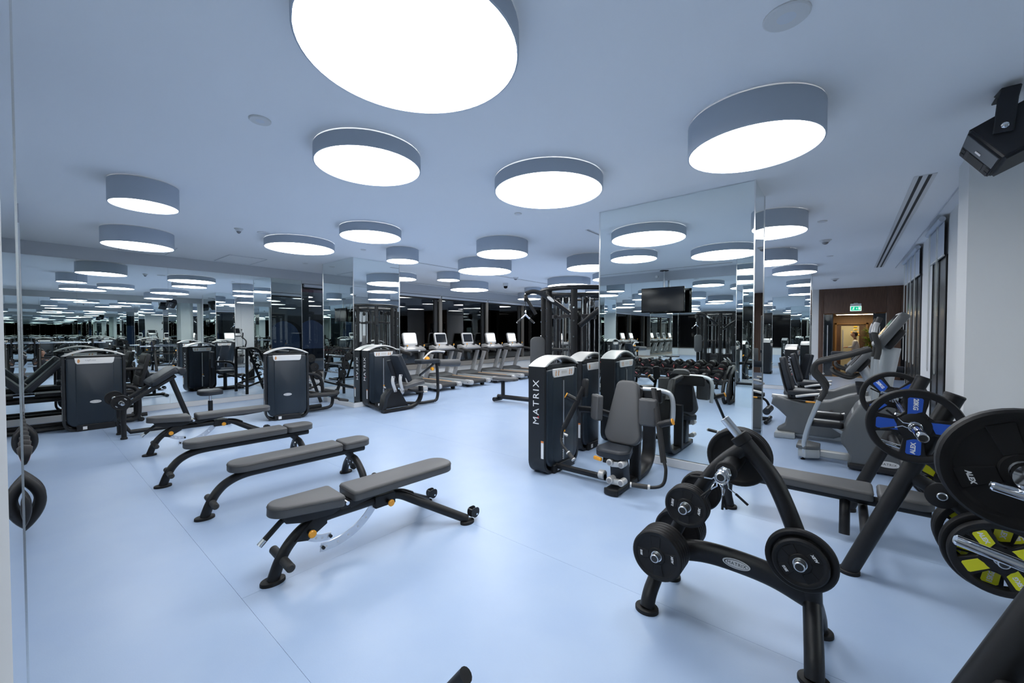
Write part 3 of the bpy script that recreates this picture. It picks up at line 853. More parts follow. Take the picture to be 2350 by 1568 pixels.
_dp = {}
def disc_plate(label, r, th, loc, spin, word, group, flip=False):
    """solid rubber plate with recessed face, four raised ribs and white print"""
    t = thing('rubber_plate', label, 'weight plate', loc, 0, group)
    t.rotation_euler = (0, radians(spin), pi if flip else 0)
    MY = Matrix(((1, 0, 0, 0), (0, 0, 1, 0), (0, -1, 0, 0), (0, 0, 0, 1)))
    key = (round(r, 3), round(th, 3), word)
    if key not in _dp:
        h = th / 2
        prof = [(0.026, -h * 0.9), (0.044, -h * 0.9), (0.048, -h * 0.55), (r * 0.78, -h * 0.55), (r * 0.82, -h * 0.8), (r * 0.86, -h), (r - 0.007, -h), (r, -h + 0.007), (r, h - 0.007), (r - 0.007, h), (r * 0.86, h), (r * 0.82, h * 0.8), (r * 0.78, h * 0.55), (0.048, h * 0.55), (0.044, h * 0.9), (0.026, h * 0.9), (0.026, -h * 0.9)]
        body = MB().lathe(prof, MY, 48, cap=False).mesh('plate_body'); body.materials.append(MATS['rubber'])
        ribs = []
        for q in range(4):
            R = Matrix.Rotation(radians(45 + 90 * q), 4, 'Y')
            rb = MB().prism([(-0.022, 0.045), (0.022, 0.045), (0.030, r * 0.79), (-0.030, r * 0.79)], -h * 0.72, -h * 0.5, R @ PXZ, 0.002, 1)
            me = rb.mesh('face_rib'); me.materials.append(MATS['rubber']); ribs.append(me)
        ring = MB().lathe([(0.0255, -h), (0.0295, -h), (0.0295, h), (0.0255, h), (0.0255, -h)], MY, 20, cap=False).mesh('bore_ring'); ring.materials.append(MATS['brushed'])
        _dp[key] = (body, ribs, ring)
    body, ribs, ring = _dp[key]
    put('plate_body', body, None, t); put('bore_ring', ring, None, t)
    for q, me in enumerate(ribs):
        o = put('face_rib', me, None, t)
        wd_ = ('ALEX', None, word, None)[q]
        if wd_:
            R = Matrix.Rotation(radians(45 + 90 * q), 4, 'Y')
            rd = R @ Vector((0, 0, 1)); tg = R @ Vector((1, 0, 0))
            ctr = R @ Vector((0, -th / 2 * 0.74 - 0.0006, r * 0.62))
            put('lettering', text_mesh(wd_, 0.0155, 'print_white', 1.0, 0.2, 0.0004, 0.0008), None, o, M=basis(ctr, tg if q == 2 else -tg, rd if q == 2 else -rd))
    return t

def barbell(label, x, yc, z):
    t = thing('barbell', label, 'barbell', (x, yc, z), 0, 'barbells on the press racks')
    put('shaft', MB().cyl((0, -0.66, 0), (0, 0.66, 0), 0.014, 14), 'chrome', t)
    for s in (-1, 1):
        put('collar', MB().lathe([(0.014, 0), (0.036, 0.003), (0.036, 0.03), (0.030, 0.033)], axM((0, s * 0.635, 0), (0, s * 1, 0)), 20), 'chrome', t)
        o = put('sleeve', MB().lathe([(0.0245, 0), (0.0245, 0.415), (0.022, 0.42), (0.018, 0.42), (0.016, 0.415), (0.006, 0.415)], axM((0, s * 0.665, 0), (0, s * 2, 0)), 22), 'chrome', t)
        put('sleeve_end', MB().lathe([(0.016, 0.0), (0.010, 0.001)], axM((0, s * 1.0805, 0), (0, s * 2, 0)), 18), 'print_black', o)
    return t

def spring_clip(label, x, y, z, sgn=-1, rot=0):
    t = thing('spring_clip', label, 'bar clip', (x, y, z), 0, 'spring clips')
    t.rotation_euler = (0, radians(rot), 0)
    co = []
    for k in range(41):
        a = 2 * pi * k * 2.6 / 40
        co.append((0.030 * cos(a), sgn * 0.022 * k / 40, 0.030 * sin(a)))
    put('coil', MB().tube(co, 0.0032, 7), 'chrome', t)
    for s in (-1, 1):
        p = [(-0.024, sgn * (0.0 if s < 0 else 0.022), 0.016 * s), (-0.055, sgn * 0.010, 0.010 * s), (-0.085, sgn * 0.012, 0.030 * s)]
        o = put('clip_arm', MB().tube(p, 0.0032, 7), 'chrome', t)
        put('clip_grip', MB().tube([p[2], (-0.145, sgn * 0.014, 0.062 * s)], 0.006, 8), 'rubber', o)
    return t

# ================================================================== bench press racks
def press_rack(label, yc, pins=(0.875, 1.055)):
    t = thing('bench_press', label, 'bench press', (0, yc, 0), 0, 'flat bench press stations')
    for s in (-1, 1):
        y = s * 0.62
        leg = [(0.045, y, 0.015), (0.28, y, 0.63), (0.512, y, 1.24)]
        o = put('upright', MB().tube(leg, 0.048, 18), 'frame', t)
        put('top_cap', MB().lathe([(0.049, 0), (0.049, 0.012), (0.044, 0.018)], axM((0.510, y, 1.236), (0.550, y, 1.34)), 20), 'rubber', o)
        put('foot_ring', MB().lathe([(0.060, 0), (0.060, 0.02), (0.054, 0.026)], Matrix.Translation((0.045, y, 0)), 24), 'rubber', o)
        arm = spl([(0.30, y, 0.73), (0.40, y, 0.685), (0.55, y, 0.58), (0.70, y, 0.40), (0.85, y, 0.16), (0.90, y, 0.02)], 7)
        o = put('storage_arm', MB().tube(arm, 0.042, 16), 'frame', t)
        put('foot_ring', MB().lathe([(0.056, 0), (0.056, 0.02), (0.05, 0.026)], Matrix.Translation((0.90, y, 0)), 22), 'rubber', o)
        for (px, pz) in ((0.462, 0.645), (0.665, 0.40)):
            pg = put('storage_peg', MB().cyl((px, y, pz), (px, y + s * (0.075 if pz > 0.5 else 0.27), pz), 0.024, 16, 0.003), 'brushed', t)
            if pz < 0.5: put('inner_peg', MB().cyl((px, y, pz), (px, y - s * 0.20, pz), 0.024, 16, 0.003), 'brushed', pg)
            put('peg_collar', MB().lathe([(0.075, 0), (0.075, 0.016), (0.068, 0.02)], axM((px, y + s * 0.04, pz), (px, y + s * 2, pz)), 24), 'rubber', pg)
            put('peg_end', MB().lathe([(0.018, 0), (0.016, 0.001)], axM((px, y + s * (0.0752 if pz > 0.5 else 0.2702), pz), (px, y + s * 2, pz)), 16), 'print_black', pg)
        for z0 in pins:
            lx = 0.045 + z0 * 0.381
            pn = put('rack_pin', MB().cyl((lx + 0.02, y, z0 - 0.01), (lx - 0.195, y, z0 + 0.045), 0.0135, 14, 0.004), 'chrome', t)
            put('pin_plate', MB().box((lx - 0.052, y, z0 + 0.0), (0.02, 0.03, 0.07), 0.004, (0, 17, 0)), 'frame', pn)
    put('cross_tube', MB().tube([(0.33, -0.62, 0.72), (0.33, 0.62, 0.72)], 0.03, 12), 'frame', t)
    put('low_cross_tube', MB().tube([(0.13, -0.62, 0.25), (0.13, 0.62, 0.25)], 0.03, 12), 'frame', t)
    put('bench_rail', MB().tube(spl([(-0.80, 0, 0.02), (-0.82, 0, 0.14), (-0.80, 0, 0.26), (-0.70, 0, 0.315), (-0.5, 0, 0.32), (0.0, 0, 0.32), (0.50, 0, 0.32)], 6), 0.038, 14), 'frame', t)
    if yc < 2: put('bench_stub', MB().tube([(-0.80, 0, 0.25), (-1.02, -0.02, 0.26), (-1.09, -0.03, 0.32), (-1.02, 0.0, 0.405)], 0.028, 14), 'frame', t)
    fb = MB(); foot(fb, -0.80, 0, 0.06, 0.06)
    put('foot_plate', fb, 'rubber', t)
    P = Matrix.Rotation(radians(-90), 4, 'Z')          # pad outline y -> x
    pad('long_pad', pad_poly(-0.84, 0.186, 0.26, 0.29, 0.10, 0.03), 0.355, 0.425, t, P)
    pad('head_pad', pad_poly(0.212, 0.515, 0.29, 0.28, 0.03, 0.10), 0.355, 0.425, t, P)
    put('rail_bracket', MB().tube(spl([(0.02, -0.10, 0.05), (0.02, -0.06, 0.2), (0.02, 0, 0.30)], 5), 0.035, 12), 'frame', t)
    return t
press_rack('flat bench press rack holding the barbell with blue 20 kg plates', 4.15)
press_rack('flat bench press rack nearest the camera, mostly cut off by the right edge', 0.98, (1.015, 1.178))
barbell('barbell with blue-marked plates racked on the far bench press', 0.335, 4.15, 1.052)
barbell('barbell with black plates racked on the nearest bench press', 0.375, 0.98, 1.25)
spoke_plate('wheel_plate', 'blue-marked 20 kg wheel plate on the near end of the barbell', 0.225, 0.055, 'blue_inset', ('20KG', '', 'ALEX', ''), (0.335, 3.447, 1.052), 2, 'blue 20 kg plates')
spoke_plate('wheel_plate', 'blue-marked 20 kg wheel plate on the far end of the barbell', 0.225, 0.055, 'blue_inset', ('20KG', '', 'ALEX', ''), (0.335, 4.853, 1.052), -38, 'blue 20 kg plates')
spring_clip('chrome spring clip on the near end of the blue-plate barbell', 0.335, 3.405, 1.052, -1, 12)
spring_clip('chrome spring clip on the far end of the blue-plate barbell', 0.335, 4.895, 1.052, 1, 0)
disc_plate('black rubber plate on the far end of the nearest barbell, at the right edge', 0.165, 0.045, (0.375, 1.706, 1.25), 205, '10KG', 'black plates on the nearest barbell')
disc_plate('black rubber plate on the hidden end of the nearest barbell', 0.165, 0.045, (0.375, 0.254, 1.25), 20, '10KG', 'black plates on the nearest barbell')
spoke_plate('wheel_plate', 'yellow-marked 15 kg wheel plate hung on the near side of the far bench press', 0.20, 0.05, 'yellow_inset', ('ALEX', '', '15KG', ''), (0.665, 3.335, 0.40), -32, 'yellow 15 kg plates')
spoke_plate('wheel_plate', 'yellow-marked wheel plate behind the outer yellow plate on the far bench press', 0.222, 0.05, 'yellow_inset', ('ALEX', '', '15KG', ''), (0.665, 3.405, 0.40), 10, 'yellow 15 kg plates')
spoke_plate('wheel_plate', 'yellow-marked 15 kg wheel plate on the far side arm of the far bench press', 0.20, 0.05, 'yellow_inset', ('ALEX', '', '15KG', ''), (0.665, 4.885, 0.40), -150, 'yellow 15 kg plates')
spoke_plate('wheel_plate', 'yellow-marked wheel plate outermost on the far side arm of the far bench press', 0.222, 0.05, 'yellow_inset', ('ALEX', '', '15KG', ''), (0.665, 4.945, 0.40), -120, 'yellow 15 kg plates')

spoke_plate('wheel_plate', 'black-rimmed wheel plate inside the near storage arm of the far bench press, inner', 0.222, 0.05, 'yellow_inset', ('ALEX', '', '15KG', ''), (0.665, 3.675, 0.40), 40, 'yellow 15 kg plates')
spoke_plate('wheel_plate', 'black-rimmed wheel plate inside the near storage arm of the far bench press, outer', 0.222, 0.05, 'yellow_inset', ('ALEX', '', '15KG', ''), (0.665, 3.617, 0.40), 70, 'yellow 15 kg plates')
# ================================================================== weight tree
t = thing('weight_tree', 'black A-shaped plate tree in the right foreground with an oval badge', 'plate rack', (-0.47, 2.5, 0))
X0, Y0 = -0.47, 2.5
def L(x, y, z): return (x - X0, y - Y0, z)
put('diagonal_tube', MB().tube(spl([L(-0.83, 2.5, 0.28), L(-0.80, 2.5, 0.36), L(-0.67, 2.5, 0.65), L(-0.545, 2.5, 0.86), L(-0.41, 2.5, 1.0)], 5), 0.038, 16), 'frame', t)
o = put('curved_tube', MB().tube(spl([L(-0.435, 2.5, 1.045), L(-0.36, 2.5, 0.955), L(-0.27, 2.5, 0.83), L(-0.185, 2.5, 0.62), L(-0.13, 2.5, 0.44), L(-0.108, 2.5, 0.28)], 7), 0.042, 18), 'frame', t)
put('tube_collar', MB().cyl(L(-0.445, 2.5, 1.055), L(-0.412, 2.5, 1.018), 0.047, 20, 0.003), 'rubber', o)
put('bar_holder', MB().cyl(L(-0.43, 2.5, 1.04), L(-0.515, 2.5, 1.14), 0.024, 18, 0.002), 'brushed', t)
bt = spl([L(-0.80, 2.5, 0.30), L(-0.62, 2.5, 0.345), L(-0.45, 2.5, 0.352), L(-0.27, 2.5, 0.335), L(-0.11, 2.5, 0.285)], 8)
beam = put('cross_beam', MB().tube(bt, 0.05, 20, flat=(0.036, 0.062), up=(0, 1, 0)), 'frame', t)
ob = put('badge_plate', MB().prism(ellipse(0.068, 0.026, 32), -0.0015, 0.0015, basis(L(-0.44, 2.4625, 0.353), (1, 0, -0.02), (0, 0, 1))), 'placard', beam)
ob['label'] = 'white oval badge'
put('badge_ring', MB().prism(ellipse(0.060, 0.021, 32), 0.0014, 0.0022, basis(L(-0.44, 2.4625, 0.353), (1, 0, -0.02), (0, 0, 1))), 'print_black', beam)
put('badge_face', MB().prism(ellipse(0.056, 0.0185, 32), 0.002, 0.003, basis(L(-0.438, 2.4625, 0.353), (1, 0, -0.02), (0, 0, 1))), 'placard', beam)
lettering('MATRIX', 0.024, beam, L(-0.438, 2.4590, 0.353), (1, 0, -0.02), (0, 0, 1), m='print_black', spacing=1.15)
for (fx, cx, sgn) in ((-0.87, -0.82, -1), (-0.085, -0.108, 1)):
    put('upright_stub', MB().tube([L(cx, 2.5, 0.34), L(cx - 0.005 * sgn * -1, 2.5, 0.20)], 0.042, 16), 'frame', t)
    for s in (-1, 1):
        fy = 2.5 + s * 0.205
        put('leg', MB().tube(spl([L(cx, 2.5, 0.27), L(cx + (fx - cx) * 0.3, 2.5 + s * 0.06, 0.225), L(cx + (fx - cx) * 0.8, 2.5 + s * 0.165, 0.11), L(fx, fy, 0.02)], 6), 0.040, 16), 'frame', t)
        fb = MB(); foot(fb, fx - X0, fy - Y0, 0.066, 0.058)
        put('foot_plate', fb, 'rubber', t)
PEGS = [(-0.80, 0.36), (-0.667, 0.652), (-0.465, 0.90), (-0.148, 0.52)]
for i, (px, pz) in enumerate(PEGS):
    for s in (-1, 1):
        ln = (0.285, 0.235, 0.31, 0.205)[i]
        if i == 3 and s > 0: continue
        o = put('peg', MB().cyl(L(px, 2.5, pz), L(px, 2.5 + s * ln, pz), 0.0235, 18, 0.003), 'brushed', t)
        put('peg_end', MB().lathe([(0.0175, 0), (0.0165, 0.001)], axM(L(px, 2.5 + s * (ln + 0.0002), pz), L(px, 2.5 + s, pz)), 16), 'print_black', o)
        put('peg_base', MB().cyl(L(px, 2.5, pz), L(px, 2.5 + s * 0.10, pz), 0.042 if i == 2 else 0.036, 18, 0.004), 'frame', o)
        if i == 2:
            put('peg_flange', MB().cyl(L(px, 2.5 + s * 0.17, pz), L(px, 2.5 + s * 0.20, pz), 0.052, 22, 0.006), 'rubber', o)
            put('peg_base', MB().cyl(L(px, 2.5, pz), L(px, 2.5 + s * 0.18, pz), 0.044, 18), 'frame', o)
            put('peg_nut', MB().cyl(L(px, 2.5 + s * 0.20, pz), L(px, 2.5 + s * 0.222, pz), 0.034, 6, 0.002), 'chrome', o)
def stack(where, px, pz, side, specs, spin0, group):
    y = 2.5 + side * 0.105
    n = len(specs)
    for k, (r, th, w) in enumerate(specs):
        yy = y + side * th / 2
        y += side * (th + 0.003)
        pos = 'outermost' if k == n - 1 else ('innermost' if k == 0 else ('second inward' if k == 1 else ('third inward' if k == 2 else 'fourth inward')))
        disc_plate('black plate %s, %s' % (where, pos), r, th, (px, yy, pz), spin0 + k * 23, w, group, side > 0)
stack("on the plate tree's near lower left peg", -0.80, 0.36, -1, [(0.14, 0.027, '5KG')] * 5, -52, 'plates on the plate tree')
stack("on the plate tree's far lower left peg", -0.80, 0.36, 1, [(0.14, 0.027, '5KG')] * 5, 10, 'plates on the plate tree')
stack("on the plate tree's near middle left peg", -0.667, 0.652, -1, [(0.114, 0.023, '2.5KG')] * 3, 5, 'plates on the plate tree')
stack("on the plate tree's far middle left peg", -0.667, 0.652, 1, [(0.114, 0.023, '2.5KG')] * 2, 30, 'plates on the plate tree')
stack("on the plate tree's near right peg", -0.148, 0.52, -1, [(0.148, 0.035, '10KG'), (0.115, 0.027, '5KG')], -15, 'plates on the plate tree')
stack('on the plate tree\'s far top peg', -0.465, 0.90, 1, [(0.165, 0.03, '5KG')] * 3, -60, 'plates on the plate tree')
for k in range(3):
    spring_clip(['chrome spring clip hanging left on the top peg of the plate tree', 'chrome spring clip hanging in the middle on the top peg of the plate tree', 'chrome spring clip hanging right on the top peg of the plate tree'][k], -0.465, 2.25 - 0.012 * k, 0.893, -1, [-35, -75, -115][k])

# ================================================================== selectorised weight towers
def bow(n, w, z_end, z_mid, c=0.0):
    return [(c + w * (k / n - 0.5), z_end + (z_mid - z_end) * sin(pi * k / n) ** 0.8) for k in range(n + 1)]

def tower(t, cx, cy_, slot=1, name_side=-1, words='', W=0.75, D=0.22, rz=0):
    """tower parts under machine t; centre cx,cy_; slot = x side (+1/-1) carrying the weight-stack slot"""
    B = Matrix.Translation((cx, cy_, 0)) @ Matrix.Rotation(radians(rz), 4, 'Z')
    def put_(nm, mb, m, par=None):
        o = put(nm, mb, m, par or t)
        if par is None:
            o.matrix_basis = B
        return o
    H = 1.235
    # U-shaped side band
    outer = rrect(W, H + 0.3, 0.05, 7, 0, H / 2 + 0.15, (0.001, 0.001, 0.15, 0.15))
    def clip(p): return [(x, min(z, H)) for x, z in p]
    out = clip(outer); inn = clip(inset(outer, 0.035))
    vs, fs = [], []
    n = len(out)
    mb = MB()
    for xx in (-D / 2, D / 2):
        vs += [(xx, y, z) for y, z in out] + [(xx, y, z) for y, z in inn]
    for i in range(n):
        j = (i + 1) % n
        a0, a1, b0, b1 = i, j, n + i, n + j
        c0, c1, d0, d1 = 2 * n + i, 2 * n + j, 3 * n + i, 3 * n + j
        fs += [(a0, a1, c1, c0), (b0, d0, d1, b1), (a0, b0, b1, a1), (c0, c1, d1, d0)]
    mb.add(vs, fs)
    fr = put_('tower_frame', mb, 'tower_frame')
    for s in (-1, 1):
        poly = rrect(W - 0.085, 1.13, 0.04, 6, 0, 0.635, (0.03, 0.03, 0.13, 0.13))
        sh = MB().prism(poly, s * 0.02, s * (D / 2 + 0.012), PYZ, 0.0 if s < 0 else 0.022, 3, 0.022 if s < 0 else 0.0)
        o = put_('shroud', sh, 'shroud')
        put('shroud_panel', MB().prism(rrect(W - 0.30, 1.02, 0.05, 6, 0, 0.60, (0.02, 0.02, 0.12, 0.12)), s * (D / 2 + 0.004), s * (D / 2 + 0.017), PYZ, 0.0 if s < 0 else 0.006, 2, 0.006 if s < 0 else 0.0), 'shroud', o)
        pl = [(-0.235, 1.205), (0.235, 1.205), (0.225, 1.13), (0.205, 1.105), (-0.205, 1.105), (-0.225, 1.13)]
        p = put_('placard', MB().prism(pl, s * (D / 2 + 0.012), s * (D / 2 + 0.026), PYZ, 0.0 if s < 0 else 0.004, 1, 0.004 if s < 0 else 0.0), 'placard')
        X = s * (D / 2 + 0.0265)
        if s == slot:
            put('placard_window', MB().prism(rrect(0.12, 0.035, 0.015, 4, 0, 1.158), X - 0.0005, X + 0.0008, PYZ), 'cap_silver', p)
            for k, yy in enumerate((-0.175, -0.12, 0.12, 0.165)):
                put('placard_figure', MB().prism([(yy - 0.012, 1.125), (yy + 0.006, 1.12), (yy + 0.004, 1.15), (yy + 0.014, 1.17), (yy, 1.19), (yy - 0.008, 1.165)], X - 0.0005, X + 0.0008, PYZ), 'placard_ink', p)
        else:
            put('placard_figure', MB().prism([(-0.20, 1.13), (-0.185, 1.12), (-0.17, 1.15), (-0.175, 1.175), (-0.19, 1.19), (-0.203, 1.16)], X - 0.0005, X + 0.0008, PYZ), 'placard_ink', p)
            if words:
                put('lettering', text_mesh(words, 0.032, 'print_grey', 1.1, 0, 0.0004), None, p, M=basis((X + 0.0006, -0.05 * s, 1.165), (0, s, 0), (0, 0, 1)))
            e = put_('badge_plate', MB().prism(ellipse(0.068, 0.025, 28, 0, 0.47), s * (D / 2 + 0.016), s * (D / 2 + 0.020), PYZ), 'placard')
            put('badge_ring', MB().prism(ellipse(0.058, 0.019, 28, 0, 0.47), s * (D / 2 + 0.020), s * (D / 2 + 0.0207), PYZ), 'print_grey', e)
            put('badge_face', MB().prism(ellipse(0.054, 0.016, 28, 0, 0.47), s * (D / 2 + 0.0205), s * (D / 2 + 0.0213), PYZ), 'placard', e)
            put('lettering', text_mesh('MATRIX', 0.022, 'print_black', 1.1, 0, 0.0004), None, e, M=basis((s * (D / 2 + 0.0216), 0, 0.47), (0, s, 0), (0, 0, 1)))
        put_('base_plate', MB().box((s * (D / 2 + 0.012), 0, 0.05), (0.05, W - 0.30, 0.095), 0.004), 'frame')
        # two small stickers on the base
        put_('sticker', MB().box((s * (D / 2 + 0.038), -0.13 * s, 0.05), (0.002, 0.05, 0.05)), 'label_white')
    # slot with weight stack
    X = slot * (D / 2 + 0.018)
    so = put_('stack_slot', MB().box((X - slot * 0.004, 0.0, 0.63), (0.010, 0.055, 0.92), 0.002), 'slot_black')
    put('guide_rod', MB().cyl((X + slot * 0.003, -0.006, 0.12), (X + slot * 0.003, -0.006, 1.06), 0.009, 10), 'brushed', so)
    for k in range(10):
        put('weight_number', MB().box((X + slot * 0.004, -0.016, 0.13 + 0.026 * k), (0.004, 0.016, 0.011)), 'label_white', so)
    pin = put('selector_pin', MB().cyl((X, 0.0, 0.42), (X + slot * 0.05, 0.012, 0.40), 0.016, 12, 0.003), 'link_silver', so)
    put('pin_plate', MB().box((X + slot * 0.008, 0.0, 0.455), (0.02, 0.03, 0.02), 0.003), 'orange', so)
    # silver arched top
    arch = bow(14, W, H, H + 0.115)
    low = bow(14, W - 0.10, H - 0.002, H + 0.085)
    poly = arch + low[::-1]
    cap = put_('top_handle', MB().prism(poly, -D / 2 - 0.008, D / 2 + 0.008, PYZ, 0.012, 2), 'cap_silver')
    put_('top_deck', MB().prism(rrect(W - 0.10, 0.05, 0.02, 4, 0, H - 0.02), -D / 2, D / 2, PYZ, 0.01, 2), 'tower_frame')
    # MATRIX down the narrow side
    ys = name_side * (W / 2 + 0.001)
    word = put('lettering', text_mesh('MATRIX', 0.118, 'print_white', 1.28, 0, 0.0006), None, fr, M=basis((0.0, ys, 0.83), (0, 0, 1), (name_side, 0, 0)))
    put('red_mark', MB().prism([(-0.014, -0.012), (0.014, -0.012), (0, 0.014)], 0, 0.0012, basis((0.022, ys + name_side * 0.0004, 0.665), (0, name_side, 0), (0, 0, 1)) if False else basis((0.026, ys, 0.665), (0, 0, 1), (name_side, 0, 0))), 'print_red', fr)
    lb = put_('warning_label', MB().box((D / 2 - 0.025, ys, 0.30), (0.035, 0.002, 0.20)), 'label_white')
    put('label_head', MB().box((D / 2 - 0.025, ys + name_side * 0.0006, 0.39), (0.035, 0.002, 0.02)), 'label_orange', lb)

def bent(pts, r, k=6, n=14, **kw):
    return MB().tube(spl(pts, k), r, n, **kw)

def cushion(name, w, h, th, M, parent, m='pad', taper=1.0, r=0.05, b=0.022):
    poly = pad_poly(-h / 2, h / 2, w, w * taper, r, r * 0.7)
    return pad(name, poly, 0, th, parent, M, m, b)

def roller(nm, p0, p1, r, parent, m='pad_dark', endm=None):
    o = put(nm, MB().cyl(p0, p1, r, 20, r * 0.25), m, parent)
    if endm:
        put('end_cap', MB().cyl(Vector(p1), Vector(p1) + (Vector(p1) - Vector(p0)).normalized() * 0.006, r * 0.7, 16), endm, o)
    return o

# ---- machine D: biceps / shoulder machine in the middle, seen from the front
t = thing('arm_machine', 'grey padded arm machine facing the camera before the mirrored pillar', 'weight machine', (-2.69, 4.07, 0))
tower(t, 0, 0, 1, -1, '')
ox, oy = -2.69, 4.07
def G(x, y, z): return (x - ox, y - oy, z)
put('link_beam', MB().tube([G(-2.56, 3.93, 0.075), G(-1.95, 3.93, 0.075)], 0.035, 14, flat=(0.03, 0.045)), 'frame', t)
base = [(3.70, 0.035), (4.10, 0.035), (4.42, 0.04), (4.56, 0.07), (4.66, 0.15), (4.70, 0.28), (4.70, 0.55), (4.66, 0.80)]
put('base_beam', MB().tube([G(-1.77, y, z) for y, z in spl([(0, *p) for p in base], 5) for y, z in [(y, z)]] if False else [G(-1.77, p.y, p.z) for p in spl([(0, a, b) for a, b in base], 6)], 0.03, 16, flat=(0.075, 0.032, 0.5), up=(1, 0, 0)), 'frame', t)
put('base_toe', MB().prism(ellipse(0.078, 0.035, 24), 0.005, 0.066, Matrix.Translation(Vector(G(-1.77, 3.70, 0))), 0.01), 'frame', t)
put('seat_post', MB().box(G(-1.74, 4.22, 0.33), (0.11, 0.07, 0.62), 0.008), 'frame', t)
put('front_mast', MB().prism([(3.86, 0.06), (4.02, 0.06), (3.99, 0.24), (3.93, 0.40), (3.86, 0.40), (3.84, 0.24)], -0.075, 0.075, Matrix.Translation(Vector(G(-1.78, 0, 0))) @ Matrix(((0, 0, 1, 0), (1, 0, 0, 0), (0, 1, 0, 0), (0, 0, 0, 1))), 0.012), 'pad_dark', t)
# backrest
Mb = Matrix.Translation(Vector(G(-1.76, 4.04, 0.78))) @ Euler((radians(90 - 12), 0, radians(-3))).to_matrix().to_4x4()
cushion('backrest', 0.40, 0.66, 0.075, Mb, t, 'pad', 0.62, 0.11)
put('backrest_plate', MB().prism(rrect(0.30, 0.55, 0.05, 4), -0.02, 0.0, Mb), 'frame', t)
# saddle seat
Ms = Matrix.Translation(Vector(G(-1.80, 3.86, 0.375)))
cushion('seat', 0.36, 0.30, 0.085, Ms @ Euler((radians(6), 0, 0)).to_matrix().to_4x4(), t, 'pad_dark', 0.80, 0.10, 0.035)
roll = MB()
for k in range(3):
    pass
put('seat_bracket', MB().prism([(3.74, 0.30), (3.98, 0.30), (3.95, 0.40), (3.76, 0.40)], -0.09, 0.09, Matrix.Translation(Vector(G(-1.80, 0, 0))) @ PYZ, 0.01), 'frame', t)
put('seat_lever', MB().prism(rrect(0.10, 0.035, 0.012, 3), -0.014, 0.014, basis(G(-1.93, 3.72, 0.335), (1, -0.3, 0), (0, 0, 1)), 0.005), 'orange', t)
for i, (ax, az) in enumerate(((-1.74, 0.31), (-1.74, 0.13))):
    lk = put('link_arm', MB().prism([(-0.06, -0.028), (0.02, -0.034), (0.07, -0.02), (0.07, 0.02), (0.02, 0.022), (-0.06, 0.028)], -0.022, 0.022, basis(G(ax, 3.76, az), (1, 0.2, 0.15 - 0.1 * i), (0, 0, 1)), 0.008), 'link_silver', t)
    for dx in (-0.055, 0.065):
        rl = put('link_roller', MB().cyl(G(ax + dx, 3.70, az + 0.012), G(ax + dx, 3.80, az + 0.012), 0.034, 18, 0.006), 'link_silver', t)
        put('roller_bolt', MB().cyl(G(ax + dx, 3.696, az + 0.012), G(ax + dx, 3.702, az + 0.012), 0.022, 14), 'print_grey', rl)
put('pivot_guard', MB().cyl(G(-2.02, 3.93, 0.10), G(-1.95, 3.93, 0.10), 0.05, 16, 0.008), 'link_silver', t)
# side elbow pads
for s, M_ in ((-1, basis(G(-2.02, 3.93, 0.82), (0.75, -0.6, 0), (0.12, -0.05, 1))), (1, basis(G(-1.50, 3.97, 0.83), (1, 0.12, 0), (0, 0, 1)))):
    cushion('elbow_pad', 0.17, 0.27, 0.07, M_, t, 'pad', 1.0, 0.03)
put('pad_carrier', MB().box(G(-1.60, 4.14, 0.97), (0.34, 0.05, 0.14), 0.008), 'frame', t)
put('rear_column', MB().tube([G(-1.72, 4.70, 0.75), G(-1.72, 4.55, 0.98), G(-1.72, 4.25, 1.0)], 0.05, 14, flat=(0.06, 0.045)), 'frame', t)
put('guard_arm', bent([G(-2.56, 4.45, 0.66), G(-2.3, 4.46, 0.66), G(-2.0, 4.40, 0.63), G(-1.78, 4.30, 0.62)], 0.05, flat=(0.03, 0.06)), 'frame', t)
put('silver_hoop', bent([G(-1.62, 4.13, 1.03), G(-1.46, 4.14, 1.03), G(-1.36, 4.16, 1.00), G(-1.33, 4.17, 0.92), G(-1.33, 4.18, 0.78), G(-1.34, 4.18, 0.70)], 0.023), 'tube_silver', t)
# two swinging arms
for s, pts in ((-1, [(-2.17, 3.85, 1.03), (-2.22, 3.78, 0.86), (-2.31, 3.68, 0.60)]), (1, [(-1.47, 4.02, 1.06), (-1.40, 3.92, 0.85), (-1.27, 3.74, 0.42)])):
    put('swing_arm', MB().tube([G(*p) for p in pts], 0.022, 12, flat=(0.03, 0.016)), 'frame', t)
    e = pts[2]
    if s < 0:
        hd = [(e[0], e[1], e[2] + 0.02), (e[0] - 0.02, e[1] - 0.02, 0.52), (e[0] + 0.005, e[1] - 0.05, 0.44), (e[0] + 0.09, e[1] - 0.07, 0.37), (e[0] + 0.17, e[1] - 0.09, 0.315)]
    else:
        hd = [(e[0], e[1], e[2] + 0.02), (e[0] + 0.03, e[1] - 0.03, 0.36), (e[0] + 0.015, e[1] - 0.06, 0.24), (e[0] - 0.08, e[1] - 0.10, 0.20), (e[0] - 0.24, e[1] - 0.16, 0.205)]
    ha = put('arm_handle', bent([G(*p) for p in hd], 0.015, 6, 12), 'frame', t)
    a, b = Vector(G(*hd[3])), Vector(G(*hd[4]))
    put('hand_grip', MB().cyl(a + (b - a) * 0.15, b, 0.022, 14, 0.004), 'rubber_grip', ha)
    put('grip_ring', MB().cyl(a + (b - a) * 0.05, a + (b - a) * 0.17, 0.024, 14), 'link_silver', ha)
    put('grip_ring', MB().cyl(b, b + (b - a) * 0.08, 0.024, 14), 'link_silver', ha)
